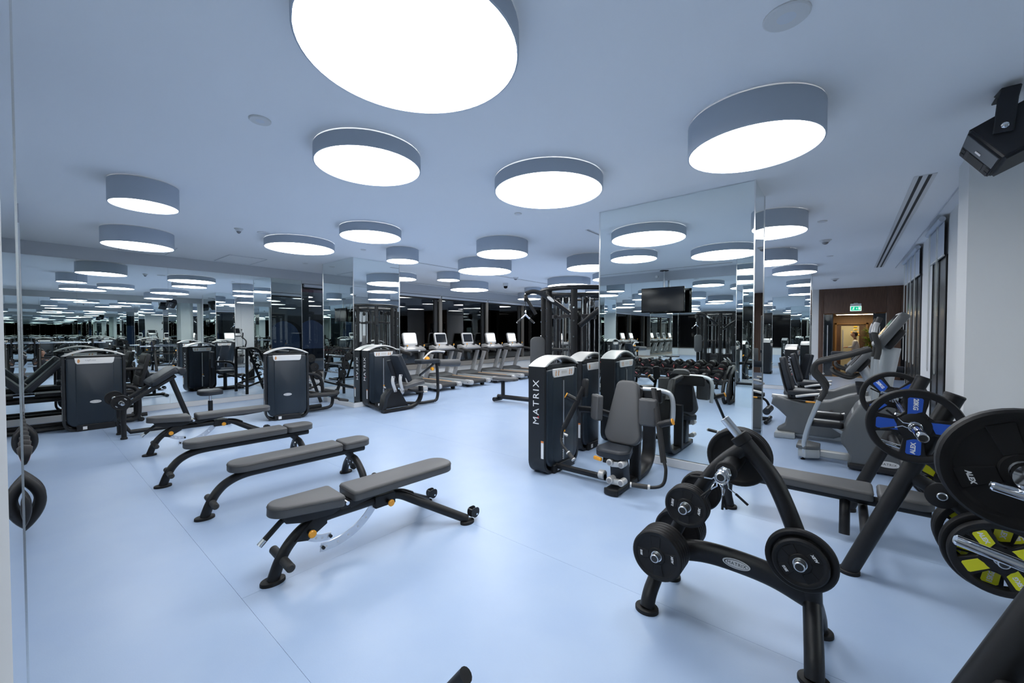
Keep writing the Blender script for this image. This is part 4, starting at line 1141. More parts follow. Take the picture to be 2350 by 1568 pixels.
for p0, p1 in ((G(-2.22, 3.80, 0.88), G(-2.32, 3.74, 0.94)), (G(-1.38, 3.88, 0.73), G(-1.24, 3.88, 0.78))):
    cw = put('counter_weight', MB().cyl(p0, p1, 0.032, 18, 0.005), 'frame', t)
    d = (Vector(p1) - Vector(p0)).normalized()
    put('end_cap', MB().cyl(Vector(p1), Vector(p1) + d * 0.008, 0.031, 18), 'orange', cw)
put('arm_shield', MB().prism(rrect(0.10, 0.20, 0.03, 4), -0.02, 0.02, basis(G(-2.17, 3.88, 1.02), (0.8, -0.5, 0.1), (0.25, 0, 1)), 0.01), 'frame', t)

# ---- machine E: behind the arm machine, tower rear towards us
t = thing('leg_machine', 'dark tower machine tucked between the arm machine and the mirrored pillar', 'weight machine', (-2.83, 5.13, 0))
tower(t, 0, 0, -1, -1, '')
def leg_station(t, sx, yo, ref):
    """seat with inclined back and base tube on the -x side of a tower"""
    put('base_tube', bent([(sx * 0.10, yo, 0.05), (sx * 0.6, yo, 0.05), (sx * 1.0, yo, 0.05)], 0.035), 'frame', t)
    put('cross_foot', MB().tube([(sx * 1.0, yo - 0.3, 0.035), (sx * 1.0, yo + 0.3, 0.035)], 0.032, 12), 'frame', t)
    put('seat_column', bent([(sx * 0.62, yo, 0.06), (sx * 0.62, yo, 0.25), (sx * 0.60, yo, 0.42)], 0.045), 'frame', t)
    cushion('seat', 0.38, 0.40, 0.07, Matrix.Translation((sx * 0.62, yo, 0.44)), t, 'pad_dark')
    cushion('backrest', 0.36, 0.60, 0.07, Matrix.Translation((sx * 0.42, yo, 0.82)) @ Euler((radians(90), 0, radians(-90 * sx + 0))).to_matrix().to_4x4() @ Euler((radians(-14), 0, 0)).to_matrix().to_4x4(), t, 'pad_dark', 0.85)
    for s in (-1, 1):
        put('side_lever', bent([(sx * 0.62, yo + s * 0.25, 0.35), (sx * 0.7, yo + s * 0.27, 0.55), (sx * 0.85, yo + s * 0.26, 0.68)], 0.02), 'link_silver', t)
    roller('leg_roller', (sx * 1.0, yo - 0.24, 0.22), (sx * 1.0, yo + 0.24, 0.22), 0.06, t)
    put('roller_arm', bent([(sx * 0.66, yo + 0.22, 0.44), (sx * 0.9, yo + 0.22, 0.36), (sx * 1.0, yo + 0.22, 0.22)], 0.022), 'frame', t)
leg_station(t, -0.72, -0.05, None)

# ---- machine A: leg press along the left mirror wall
t = thing('leg_press', 'leg press with a broad dark tower at the far left by the mirror', 'weight machine', (-9.79, 0.755, 0))
tower(t, 0, 0, -1, -1, 'LegPress')
xo = -0.62
for z, r, m in ((0.50, 0.06, 'frame'), (0.05, 0.04, 'frame')):
    put('side_rail', MB().tube([(xo, -1.9, z), (xo, 0.75, z)], r, 12, flat=(r * 0.8, r)), m, t)
put('side_rail', MB().tube([(-0.18, -1.9, 0.045), (-0.18, 0.3, 0.045)], 0.035, 12), 'frame', t)
for dx in (-0.12, 0.12):
    put('guide_rod', MB().tube([(xo + dx, -1.9, 0.62), (xo + dx, 0.35, 0.56)], 0.02, 10), 'chrome', t)
for y in (-1.7, 0.6):
    put('upright', MB().tube([(xo, y, 0.03), (xo, y, 0.55)], 0.045, 12), 'frame', t)
    put('cross_foot', MB().tube([(xo - 0.3, y, 0.04), (-0.1, y, 0.04)], 0.04, 12), 'frame', t)
Mb = Matrix.Translation((xo + 0.15, -0.50, 0.88)) @ Euler((radians(50), 0, 0)).to_matrix().to_4x4()
cushion('backrest', 0.42, 0.62, 0.09, Mb, t, 'pad_dark', 0.9)
cushion('headrest', 0.28, 0.20, 0.10, Matrix.Translation((xo + 0.15, -0.78, 1.16)) @ Euler((radians(50), 0, 0)).to_matrix().to_4x4(), t, 'pad_dark')
cushion('seat', 0.44, 0.36, 0.09, Matrix.Translation((xo + 0.15, -0.18, 0.60)), t, 'pad_dark')
put('seat_carriage', MB().box((xo, -0.35, 0.58), (0.36, 0.6, 0.06), 0.01), 'frame', t)
put('foot_plate', MB().prism(rrect(0.60, 0.62, 0.04, 4), -0.03, 0.03, Matrix.Translation((xo + 0.18, 0.66, 0.92)) @ Euler((radians(78), 0, 0)).to_matrix().to_4x4(), 0.01), 'frame', t)
for k in range(3):
    put('tread_pad', MB().prism(rrect(0.50, 0.16, 0.02, 3), 0.03, 0.045, Matrix.Translation((xo + 0.18, 0.66, 0.92)) @ Euler((radians(78), 0, 0)).to_matrix().to_4x4() @ Matrix.Translation((0, -0.2 + 0.2 * k, 0)), 0.004), 'rubber_grip', t)
put('plate_arm', bent([(xo, 0.72, 0.5), (xo + 0.1, 0.75, 0.75), (xo + 0.18, 0.70, 0.92)], 0.045), 'frame', t)
put('support_loop', bent([(-0.12, 0.36, 0.05), (-0.10, 0.50, 0.06), (-0.10, 0.56, 0.16), (-0.10, 0.56, 0.45), (-0.1, 0.52, 0.62), (-0.12, 0.38, 0.66)], 0.038), 'frame', t)
put('grab_handle', bent([(xo + 0.42, 0.30, 0.96), (xo + 0.46, 0.52, 0.97), (xo + 0.42, 0.66, 0.96), (xo + 0.34, 0.70, 0.96)], 0.026), 'rubber_grip', t)

# ---- machine B: tower with its rear towards us, loops on the right
t = thing('row_machine', 'dark tower machine beside the benches, its rear panel towards us', 'weight machine', (-8.13, 3.155, 0))
tower(t, 0, 0, -1, -1, '', 0.73, 0.22, -14)
put('base_loop', bent([(-0.25, 0.25, 0.05), (-0.2, 0.70, 0.05), (-0.2, 0.92, 0.07), (-0.2, 0.98, 0.17), (-0.2, 0.98, 0.33)], 0.032), 'frame', t)
put('loop_handle', bent([(-0.15, 0.40, 0.36), (0.0, 0.85, 0.36), (-0.02, 0.98, 0.36), (-0.12, 1.02, 0.37), (-0.45, 0.95, 0.37)], 0.045), 'rubber_grip', t)
put('back_tube', bent([(-0.25, 0.30, 0.80), (-0.25, 0.58, 0.78), (-0.25, 0.72, 0.72), (-0.25, 0.78, 0.60), (-0.25, 0.80, 0.38)], 0.032), 'frame', t)
put('side_strut', bent([(-0.2, 0.38, 0.46), (-0.2, 0.6, 0.40), (-0.2, 0.8, 0.33)], 0.026), 'frame', t)
put('foot_pedal', MB().box((-0.05, 1.14, 0.20), (0.12, 0.20, 0.05), 0.012, (-12, 0, -15)), 'rubber_grip', t)
put('pedal_arm', bent([(-0.2, 0.85, 0.33), (-0.12, 1.0, 0.26), (-0.06, 1.1, 0.21)], 0.022), 'frame', t)
cushion('seat', 0.36, 0.38, 0.07, Matrix.Translation((-0.55, 0.45, 0.50)), t, 'pad_dark')
cushion('chest_pad', 0.28, 0.45, 0.07, Matrix.Translation((-0.55, 0.18, 0.88)) @ Euler((radians(90), 0, 0)).to_matrix().to_4x4(), t, 'pad_dark')
put('seat_post', MB().tube([(-0.55, 0.45, 0.03), (-0.55, 0.45, 0.5)], 0.045, 14), 'frame', t)
put('base_beam', MB().tube([(-0.55, -0.1, 0.05), (-0.55, 0.9, 0.05)], 0.045, 12), 'frame', t)
put('pad_post', MB().tube([(-0.55, 0.12, 0.05), (-0.55, 0.12, 0.9)], 0.04, 12), 'frame', t)
put('tower_link', MB().tube([(-0.1, 0.05, 0.06), (-0.55, 0.05, 0.06)], 0.04, 12), 'frame', t)

# ---- machine C: back machine at the left mirrored pillar
t = thing('back_machine', 'seated machine with silver links in front of the left mirrored pillar', 'weight machine', (-7.98, 5.04, 0))
tower(t, 0, 0.02, 1, -1, '', 0.76)
def K(x, y, z): return (x, y, z)
put('link_beam', MB().tube([(0.1, -0.30, 0.06), (0.80, -0.42, 0.055)], 0.03, 12, flat=(0.035, 0.05)), 'frame', t)
put('base_runner', bent([(0.86, -0.48, 0.035), (0.86, 0.0, 0.035), (0.86, 0.22, 0.05), (0.86, 0.38, 0.12), (0.86, 0.46, 0.26), (0.86, 0.46, 0.46)], 0.03, flat=(0.06, 0.03, 0.5), up=(1, 0, 0)), 'frame', t)
put('side_shield', MB().prism([(-0.42, 0.07), (0.16, 0.07), (0.04, 0.28), (-0.06, 0.44), (-0.16, 0.46), (-0.28, 0.40), (-0.38, 0.28)], 0.78, 0.83, PYZ, 0.01), 'frame', t)
put('shield_edge', MB().prism([(-0.48, 0.05), (-0.40, 0.05), (-0.36, 0.28), (-0.26, 0.41), (-0.14, 0.47), (-0.30, 0.46), (-0.42, 0.34)], 0.70, 0.86, PYZ, 0.006), 'tower_frame', t)
cushion('seat', 0.40, 0.52, 0.075, Matrix.Translation((0.86, 0.20, 0.50)) @ Euler((radians(7), 0, 0)).to_matrix().to_4x4(), t, 'pad', 0.85)
cushion('backrest', 0.40, 0.62, 0.10, Matrix.Translation((0.80, -0.06, 0.86)) @ Euler((radians(90 - 24), 0, radians(180))).to_matrix().to_4x4(), t, 'pad_dark', 0.8)
put('back_spine', MB().tube([(0.72, -0.24, 1.05), (0.70, -0.06, 0.60)], 0.05, 12, flat=(0.05, 0.03)), 'frame', t)
for k, (yy, z0, z1) in enumerate(((-0.10, 0.76, 0.40), (0.06, 0.80, 0.47), (-0.28, 0.74, 0.42))):
    lk = put('link_arm', bent([(0.93, yy, z0), (0.94, yy - 0.015, (z0 + z1) / 2 + 0.03), (0.94, yy + 0.05, z1)], 0.03, flat=(0.032, 0.014)), 'link_silver', t)
    for p in ((0.957, yy, z0 - 0.015), (0.957, yy + 0.045, z1 + 0.015)):
        put('link_bolt', MB().cyl(p, (p[0] + 0.012, p[1], p[2]), 0.02, 14), 'print_grey', lk)
put('foot_bar', bent([(0.9, 0.10, 0.42), (0.95, 0.30, 0.36), (0.98, 0.46, 0.34)], 0.02), 'frame', t)
put('bar_tip', MB().cyl((0.98, 0.44, 0.34), (0.99, 0.53, 0.335), 0.025, 12, 0.005), 'link_silver', t)
put('arm_frame', bent([(0.70, 0.98, 0.05), (0.70, 1.05, 0.10), (0.70, 1.08, 0.3), (0.70, 1.06, 0.75), (0.70, 1.04, 0.92)], 0.035), 'frame', t)
put('arm_frame', bent([(0.40, 0.35, 0.05), (0.68, 0.6, 0.05), (0.70, 0.95, 0.05)], 0.035), 'frame', t)
put('swing_arm', bent([(0.72, 0.55, 0.68), (0.72, 0.80, 0.82), (0.72, 1.04, 0.98)], 0.03, flat=(0.05, 0.02)), 'frame', t)
kn = put('pivot_disc', MB().cyl((0.74, 0.86, 0.80), (0.79, 0.86, 0.80), 0.04, 18, 0.005), 'orange', t)
cushion('thigh_pad', 0.30, 0.52, 0.09, Matrix.Translation((0.66, 0.80, 0.93)), t, 'pad_dark')
roller('leg_roller', (0.70, 1.10, 0.92), (0.86, 1.62, 0.90), 0.085, t, 'pad')
put('grip', bent([(0.6, 0.62, 1.03), (0.6, 0.62, 1.14), (0.6, 0.63, 1.20)], 0.016), 'frame', t)
put('grip_knob', MB().lathe([(0.01, -0.02), (0.022, -0.01), (0.024, 0.01), (0.01, 0.024)], Matrix.Translation((0.6, 0.63, 1.21)), 14), 'link_silver', t)
put('range_arm', bent([(0.62, 0.72, 1.02), (0.62, 0.90, 1.16), (0.62, 1.05, 1.19), (0.62, 1.35, 1.17)], 0.022), 'link_silver', t)
put('range_dial', MB().cyl((0.62, 0.78, 1.0), (0.72, 0.78, 1.04), 0.05, 16, 0.006), 'orange', t)

# ---- preacher curl bench at the left mirror wall
t = thing('preacher_bench', 'preacher curl bench with a loaded short bar beside the leg press', 'bench', (-8.65, 0.95, 0))
for s in (-1, 1):
    x = s * 0.22
    put('front_leg', bent([(x, 0, 0.01), (x, 0.0, 0.40), (x, 0.04, 0.50), (x, 0.15, 0.60), (x, 0.62, 0.92)], 0.032), 'frame', t)
    put('foot_cap', MB().lathe([(0.042, 0), (0.042, 0.02), (0.036, 0.03)], Matrix.Translation((x, 0, 0)), 16), 'rubber', t)
    put('bar_hook', bent([(x, 0.10, 0.57), (x, 0.0, 0.56), (x, -0.05, 0.60)], 0.014, 5, 8), 'chrome', t)
put('leg_brace', MB().tube([(-0.22, 0, 0.26), (0.22, 0, 0.26)], 0.026, 10), 'frame', t)
put('rear_post', MB().tube([(0, 0.60, 0.88), (0, 0.86, 0.05)], 0.038, 12), 'frame', t)
put('base_tube', MB().tube([(0, 0, 0.22), (0, 0.1, 0.06), (0, 1.35, 0.05)], 0.034, 12), 'frame', t)
put('rear_foot', MB().tube([(-0.28, 1.35, 0.035), (0.28, 1.35, 0.035)], 0.033, 12), 'frame', t)
cushion('arm_pad', 0.60, 0.42, 0.085, Matrix.Translation((0, 0.50, 0.88)) @ Euler((radians(36), 0, 0)).to_matrix().to_4x4(), t, 'pad_dark', 1.0, 0.08, 0.03)
put('arm_pad_roll', MB().cyl((-0.30, 0.70, 0.99), (0.30, 0.70, 0.99), 0.055, 18, 0.015), 'pad_dark', t)
put('seat_post', MB().tube([(0, 1.14, 0.05), (0, 1.14, 0.42)], 0.035, 12), 'frame', t)
put('seat_stem', MB().cyl((0, 1.14, 0.40), (0, 1.14, 0.53), 0.02, 12), 'chrome', t)
cushion('seat', 0.40, 0.34, 0.085, Matrix.Translation((0, 1.14, 0.53)), t, 'pad_dark', 0.8, 0.12, 0.03)
b = thing('curl_bar', 'short chrome curl bar resting on the preacher bench', 'barbell', (-8.65, 0.91, 0.575))
put('shaft', bent([(-0.42, 0, 0), (-0.22, 0, 0), (-0.12, -0.04, 0.0), (0, 0.02, 0), (0.12, -0.04, 0), (0.22, 0, 0), (0.42, 0, 0)], 0.014), 'chrome', b)
for s in (-1, 1):
    put('sleeve', MB().cyl((s * 0.30, 0, 0), (s * 0.52, 0, 0), 0.024, 16, 0.002), 'chrome', b)
    q = disc_plate('black rubber plate on the %s of the curl bar' % ('wall side' if s < 0 else 'room side'), 0.114, 0.03, (-8.65 + s * 0.35, 0.91, 0.575), 0, '5KG', 'curl bar plates')
    q.rotation_euler = (0, 0, radians(90 if s > 0 else -90))

# ---- fixed barbell rack by the windows
t = thing('barbell_rack', 'black A-frame rack of short chrome barbells between tower and mirrored pillar', 'barbell rack', (-9.75, 4.02, 0))
for s in (-1, 1):
    x = s * 0.42
    put('front_post', bent([(x, 0.34, 0.02), (x, 0.16, 0.55), (x, 0.0, 1.05), (x, -0.08, 1.17), (x, -0.20, 1.21), (x, -0.33, 1.20)], 0.036), 'frame', t)
    put('rear_post', MB().tube([(x, -0.34, 0.02), (x, -0.33, 1.20)], 0.036, 12), 'frame', t)
    put('side_brace', MB().tube([(x, 0.22, 0.40), (x, -0.33, 0.22)], 0.026, 10), 'frame', t)
    for k in range(5):
        f = k / 4
        put('bar_rest', MB().box((x, 0.33 - 0.30 * f, 0.22 + 0.80 * f), (0.06, 0.07, 0.03), 0.005, (15, 0, 0)), 'rubber', t)
put('cross_tube', MB().tube([(-0.42, -0.33, 0.22), (0.42, -0.33, 0.22)], 0.03, 12), 'frame', t)
put('cross_tube', MB().tube([(-0.42, -0.25, 1.20), (0.42, -0.25, 1.20)], 0.03, 12), 'frame', t)
place = ['lowest', 'second lowest', 'middle', 'second highest', 'highest']
for k in range(5):
    f = k / 4
    b = thing('short_barbell', 'short fixed barbell on the %s step of the barbell rack' % place[k], 'barbell', (-9.75, 4.02 + 0.36 - 0.30 * f, 0.22 + 0.80 * f + 0.032), 0, 'short barbells on the rack')
    put('shaft', MB().cyl((-0.62, 0, 0), (0.62, 0, 0), 0.014, 12), 'chrome', b)
    for s in (-1, 1):
        put('collar', MB().cyl((s * 0.50, 0, 0), (s * 0.54, 0, 0), 0.03, 16, 0.003), 'chrome', b)
        put('end_weight', MB().lathe([(0.03, 0), (0.09 if k > 1 else 0.05, 0.004), (0.095 if k > 1 else 0.055, 0.012), (0.09 if k > 1 else 0.05, 0.045), (0.03, 0.05)], axM((s * 0.545, 0, 0), (s * 2, 0, 0)), 24), 'rubber', b)

# ================================================================== treadmills (user faces -x), origin under the rear roller centre
def make_treadmill(label, y, lit):
    t = thing('treadmill', label, 'treadmill', (-8.50, y, 0), 0, 'treadmills along the window')
    put('belt', MB().box((-0.85, 0, 0.195), (1.62, 0.52, 0.012), 0.004), 'belt', t)
    put('deck', MB().box((-0.95, 0, 0.15), (1.85, 0.66, 0.075), 0.01), 'frame_dark', t)
    for s in (-1, 1):
        r = put('side_rail', MB().prism([(-1.85, 0.10), (-0.03, 0.10), (0.0, 0.125), (-0.01, 0.195), (-0.05, 0.212), (-1.85, 0.212)], s * 0.31 if s > 0 else -0.43, s * 0.43 if s > 0 else -0.31, PXZ, 0.012), 'light_shell', t)
        put('step_strip', MB().box((-0.95, s * 0.335, 0.213), (1.55, 0.035, 0.006)), 'orange' if s > 0 else 'grey_shell', r)
        put('rear_cover', MB().prism([(-0.24, 0.09), (0.03, 0.09), (0.06, 0.13), (0.05, 0.20), (0.0, 0.22), (-0.24, 0.22)], s * 0.30 if s > 0 else -0.445, s * 0.445 if s > 0 else -0.30, PXZ, 0.014), 'silver_plastic', t)
        put('cover_bolt', MB().cyl((-0.06, s * 0.443, 0.15), (-0.06, s * 0.449, 0.15), 0.014, 12), 'print_black', t)
        put('rear_foot', MB().cyl((-0.20, s * 0.27, 0.055), (-0.20, s * 0.36, 0.055), 0.055, 16, 0.006), 'rubber', t)
        u = put('upright', MB().tube([(-2.02, s * 0.42, 0.16), (-1.70, s * 0.42, 1.03)], 0.05, 14, flat=(0.038, 0.085, 0.6), up=(0, 1, 0)), 'silver_plastic', t)
        put('lettering', text_mesh('MATRIX', 0.115, 'print_grey', 1.12, 0, 0.0008), None, u, M=basis((-1.87, s * 0.42 + s * 0.040, 0.57), (0.345 * 1, 0, 0.938), (-0.938 * (-s) * -1, 0, 0.345 * (-s) * -1)) if False else basis((-1.87, s * 0.4595, 0.57), (0.345, 0, 0.938), (0, 0, 1) if False else ((0.938 * (1 if s > 0 else 1), 0, -0.345) if s > 0 else (-0.938, 0, 0.345))))
        put('side_handrail', MB().tube([(-1.74, s * 0.42, 1.06), (-1.30, s * 0.42, 1.02), (-1.16, s * 0.42, 1.0)], 0.05, 12, flat=(0.034, 0.045, 0.7), up=(0, 1, 0)), 'rubber_grip', t)
    put('rear_roller', MB().cyl((-0.06, -0.29, 0.15), (-0.06, 0.29, 0.15), 0.055, 18), 'belt', t)
    put('motor_cover', MB().prism([(-2.10, 0.08), (-1.60, 0.10), (-1.58, 0.21), (-1.70, 0.27), (-1.98, 0.30), (-2.08, 0.25), (-2.12, 0.15)], -0.42, 0.42, PXZ, 0.03, 3), 'grey_shell', t)
    put('front_handrail', MB().tube([(-1.62, -0.46, 1.06), (-1.62, 0.46, 1.06)], 0.05, 12, flat=(0.05, 0.05, 0.6), up=(0, 0, 1)), 'rubber_grip', t)
    put('console_deck', MB().prism([(-1.92, 1.08), (-1.52, 1.07), (-1.50, 1.12), (-1.75, 1.22), (-1.90, 1.20)], -0.40, 0.40, PXZ, 0.02), 'silver_plastic', t)
    for yy in (-0.16, 0.12):
        put('cup_holder', MB().lathe([(0.05, -0.03), (0.055, 0.03), (0.042, 0.03), (0.04, 0.0)], Matrix.Translation((-1.72, yy * 1.9, 1.20)), 16), 'frame_dark', t)
    put('key_pad', MB().box((-1.60, 0.0, 1.145), (0.10, 0.16, 0.02), 0.006, (0, 22, 0)), 'orange', t)
    for yy in (-0.30, 0.32):
        st = put('toggle_stalk', MB().tube([(-1.60, yy, 1.11), (-1.52, yy, 1.17), (-1.50, yy, 1.22)], 0.014, 10), 'silver_plastic', t)
        put('toggle_knob', MB().lathe([(0.012, -0.02), (0.022, -0.01), (0.022, 0.012), (0.01, 0.022)], Matrix.Translation((-1.50, yy, 1.235)), 12), 'orange', st)
    M = Matrix.Translation((-1.80, 0, 1.42)) @ Euler((0, radians(-14), 0)).to_matrix().to_4x4()
    hs = put('screen_housing', MB().prism(rrect(0.50, 0.40, 0.06, 5), -0.035, 0.03, M @ PYZ, 0.012), 'silver_plastic', t)
    put('screen_back', MB().prism(rrect(0.46, 0.36, 0.06, 5), -0.07, -0.03, M @ PYZ, 0.02), 'frame_dark', hs)
    put('screen', MB().prism(rrect(0.42, 0.28, 0.015, 3, 0, 0.012), 0.028, 0.034, M @ PYZ), 'screen_lit' if lit else 'screen_dark', hs)
    put('screen_neck', MB().prism([(-1.88, 1.15), (-1.72, 1.15), (-1.74, 1.28), (-1.86, 1.30)], -0.16, 0.16, PXZ, 0.015), 'silver_plastic', t)
    return t
make_treadmill('treadmill nearest the left mirrored pillar, mostly hidden by it', 6.32, False)
make_treadmill('treadmill with a bright white screen, first one clear of the left pillar', 7.55, True)
make_treadmill('treadmill with a dark screen, left of the two dark ones in view', 8.77, False)
make_treadmill('treadmill with a dark screen, right of the two dark ones in view', 10.0, False)
make_treadmill('treadmill with a white screen, second from the far end of the row', 11.22, True)
make_treadmill('treadmill with a white screen at the far end of the row', 12.45, True)

# ================================================================== cable station
CX, CY = -4.25, 7.35
t = thing('cable_station', 'tall round multi-cable station of black columns behind the dark towers', 'cable machine', (CX, CY, 0))
ZT = 2.48
ring = [(0.78 * cos(2 * pi * k / 40), 0.78 * sin(2 * pi * k / 40), ZT) for k in range(40)]
put('top_ring', MB().tube(ring, 0.045, 12, closed=True), 'frame', t)
ring = [(0.70 * cos(2 * pi * k / 40), 0.70 * sin(2 * pi * k / 40), ZT - 0.12) for k in range(40)]
put('inner_ring', MB().tube(ring, 0.03, 10, closed=True), 'frame', t)
for k in range(8):
    a = radians(22.5 + 45 * k)
    x, y = 0.75 * cos(a), 0.75 * sin(a)
    c = put('column', MB().tube([(x, y, 0.0), (x, y, ZT + 0.02)], 0.058, 14, flat=(0.062, 0.05, 0.7)), 'frame', t)
    for z in (1.55, 1.85, 2.1):
        for sg in (1, -1):
            put('bolt', MB().cyl((x * 1.0 + 0.058 * cos(a), y + 0.058 * sin(a), z), (x + 0.068 * cos(a), y + 0.068 * sin(a), z), 0.016, 8), 'chrome', c)
            break
    put('tie_bar', MB().tube([(x, y, ZT - 0.1), (0, 0, ZT - 0.1)], 0.03, 8), 'frame', t)
    put('base_plate', MB().box((x * 0.85, y * 0.85, 0.03), (0.30, 0.30, 0.06), 0.01, (0, 0, 22.5 + 45 * k)), 'frame', t)
for k in range(8):
    a = radians(45 * k)
    x, y = 0.52 * cos(a), 0.52 * sin(a)
    px, py = -sin(a), cos(a)
    for s in (-1, 1):
        put('guide_rod', MB().cyl((x + px * 0.07 * s, y + py * 0.07 * s, 0.06), (x + px * 0.07 * s, y + py * 0.07 * s, ZT - 0.1), 0.013, 8), 'chrome', t)
    for q in range(14):
        put('weight_slab', MB().box((x, y, 0.12 + q * 0.045), (0.10, 0.28, 0.04), 0.003, (0, 0, 45 * k)), 'frame_dark', t)
    put('pulley', MB().cyl((x - px * 0.015, y - py * 0.015, ZT - 0.22), (x + px * 0.015, y + py * 0.015, ZT - 0.22), 0.065, 18, 0.005), 'rubber', t)
    put('stack_head', MB().box((x, y, 1.95), (0.08, 0.20, 0.07), 0.008, (0, 0, 45 * k)), 'frame_dark', t)
# booms toward the left and right of the picture
d_l = Vector((-0.771, -0.636, 0)); d_r = -d_l
def boom(d, side):
    o = Vector((0, 0, 0)) + d * 0.25 + Vector((0.3, -0.4, 0))
    put('boom', MB().tube(spl([o + Vector((0, 0, 2.0)), o + d * 0.30 + Vector((0, 0, 2.22)), o + d * 0.55 + Vector((0, 0, 2.38)), o + d * 0.72 + Vector((0, 0, 2.42)), o + d * 0.86 + Vector((0, 0, 2.38))], 5), 0.055, 12, flat=(0.04, 0.055)), 'frame', t)
    e = o + d * 0.86
    put('boom_pulley', MB().cyl(e + Vector((0.02, 0.02, 2.30)), e + Vector((-0.02, -0.02, 2.30)), 0.075, 18, 0.006), 'rubber', t)
    put('boom_brace', MB().tube([e + Vector((0, 0, 2.32)), e - d * 0.20 + Vector((0, 0, 1.98))], 0.032, 10), 'frame', t)
    return e
e1 = boom(d_l, -1)
e2 = Vector((0.75, -0.2, 0))
put('boom', MB().tube([(0.35, -0.6, 1.75), (0.62, -0.52, 1.98), (0.95, -0.42, 2.22)], 0.05, 12, flat=(0.04, 0.055)), 'frame', t)
bd = put('badge_plate', MB().prism(ellipse(0.085, 0.03, 24), -0.002, 0.002, basis(Vector((0.3, -0.4, 0)) + d_l * 0.62 + Vector((0.03, -0.045, 2.27)), (-0.6, -0.5, 0.55), (0, 0, 1))), 'placard', t)
v = thing('v_handle', 'chrome V-shaped pull handle hanging from the cable station boom', 'handle', (CX + e1.x, CY + e1.y, 1.95))
put('cable', MB().cyl((0, 0, 0.06), (0, 0, 0.30), 0.006, 8), 'frame_dark', v)
put('snap_hook', MB().lathe([(0.008, 0.02), (0.02, 0.05), (0.018, 0.09), (0.006, 0.11)], I4, 12), 'chrome', v)
for s in (-1, 1):
    b_ = put('handle_bar', MB().cyl((0, 0, 0.02), (s * 0.771 * 0.17, s * 0.636 * 0.17, -0.14), 0.016, 12), 'chrome', v)
    put('hand_grip', MB().cyl((s * 0.771 * 0.08, s * 0.636 * 0.08, -0.055), (s * 0.771 * 0.165, s * 0.636 * 0.165, -0.135), 0.021, 12, 0.003), 'rubber_grip', b_)
# pulldown knee pad board and low-row seat
pd = cushion('pulldown_pad', 0.30, 0.75, 0.09, basis(Vector((-0.62, -0.62, 1.16)), (0.771, 0.636, 0), (0, 0, 1)), t, 'pad', 1.0, 0.148)
put('pad_arm', MB().tube([(-0.45, -0.55, 1.28), (0.05, -0.30, 1.28)], 0.03, 10), 'rubber_grip', t)
put('low_row_rail', MB().tube([(-0.5, -0.1, 0.13), (-1.1, -0.2, 0.13), (-2.0, -0.28, 0.13)], 0.04, 12, flat=(0.04, 0.055, 0.6)), 'frame', t)
put('row_foot', MB().tube([(-2.03, -0.40, 0.07), (-2.03, -0.14, 0.07)], 0.05, 14), 'frame', t)
put('row_post', MB().tube([(-1.86, -0.27, 0.12), (-1.86, -0.27, 0.52)], 0.045, 12), 'frame', t)
cushion('row_seat', 0.30, 0.62, 0.065, Matrix.Translation((-1.80, -0.26, 0.52)) @ Matrix.Rotation(radians(98), 4, 'Z'), t, 'pad', 0.85, 0.10)

# ================================================================== elliptical and recumbent bikes (facing +x)
t = thing('elliptical_trainer', 'grey elliptical trainer with curved rear handrails in the right aisle', 'elliptical trainer', (0, 6.45, 0))
for s in (-1, 1):
    yy = s * 0.26
    put('rear_post', bent([(-0.37, yy * 0.55, 0.08), (-0.375, yy * 0.65, 0.25), (-0.315, yy * 0.85, 0.52), (-0.225, yy, 0.79)], 0.026), 'tube_silver', t)
    put('handrail', bent([(-0.225, yy, 0.79), (-0.17, yy, 0.92), (-0.21, yy, 1.02), (-0.29, yy, 1.13), (-0.265, yy, 1.24), (-0.15, yy, 1.29), (0.05, yy, 1.355), (0.24, yy * 0.9, 1.43)], 0.029), 'rubber_grip', t)
    put('pedal', MB().prism(rrect(0.34, 0.12, 0.05, 5), -0.05, 0.03, Matrix.Translation((-0.16, s * 0.13, 0.53 + 0.03 * s)), 0.018), 'frame_dark', t)
    for k in range(3):
        put('pedal_rib', MB().box((-0.17, s * 0.13 + 0.03 * (k - 1), 0.563 + 0.03 * s), (0.28, 0.012, 0.008), 0.002), 'silver_plastic', t)
    put('pedal_arm', MB().tube([(-0.10, s * 0.13, 0.47), (0.04, s * 0.13, 0.38), (0.14, s * 0.13, 0.33)], 0.03, 10, flat=(0.02, 0.035)), 'light_shell', t)
    put('swing_lever', bent([(0.26, s * 0.30, 0.55), (0.27, s * 0.30, 1.0), (0.285, s * 0.30, 1.34)], 0.022), 'tube_silver', t)
    lv = put('swing_grip', bent([(0.285, s * 0.30, 1.32), (0.30, s * 0.30, 1.45), (0.265, s * 0.30, 1.60), (0.285, s * 0.27, 1.72), (0.31, s * 0.25, 1.79)], 0.028), 'rubber_grip', t)
    put('pulse_plate', bent([(0.262, s * 0.30 , 1.62), (0.27, s * 0.285, 1.68), (0.285, s * 0.27, 1.73)], 0.0295), 'silver_plastic', lv)
rb = MB().prism([(-0.44, -0.13), (-0.36, -0.18), (-0.22, -0.10), (-0.22, 0.10), (-0.36, 0.18), (-0.44, 0.13)], 0.03, 0.15, I4, 0.02)
put('rear_foot', rb, 'light_shell', t)
put('rear_cover', MB().prism([(-0.46, -0.15), (-0.36, -0.19), (-0.22, -0.11), (-0.22, 0.11), (-0.36, 0.19), (-0.46, 0.15)], 0.14, 0.19, I4, 0.015), 'grey_shell', t)
for s in (-1, 1):
    put('level_foot', MB().lathe([(0.025, 0), (0.025, 0.012), (0.01, 0.016), (0.01, 0.05)], Matrix.Translation((-0.39, s * 0.12, 0)), 12), 'rubber', t)
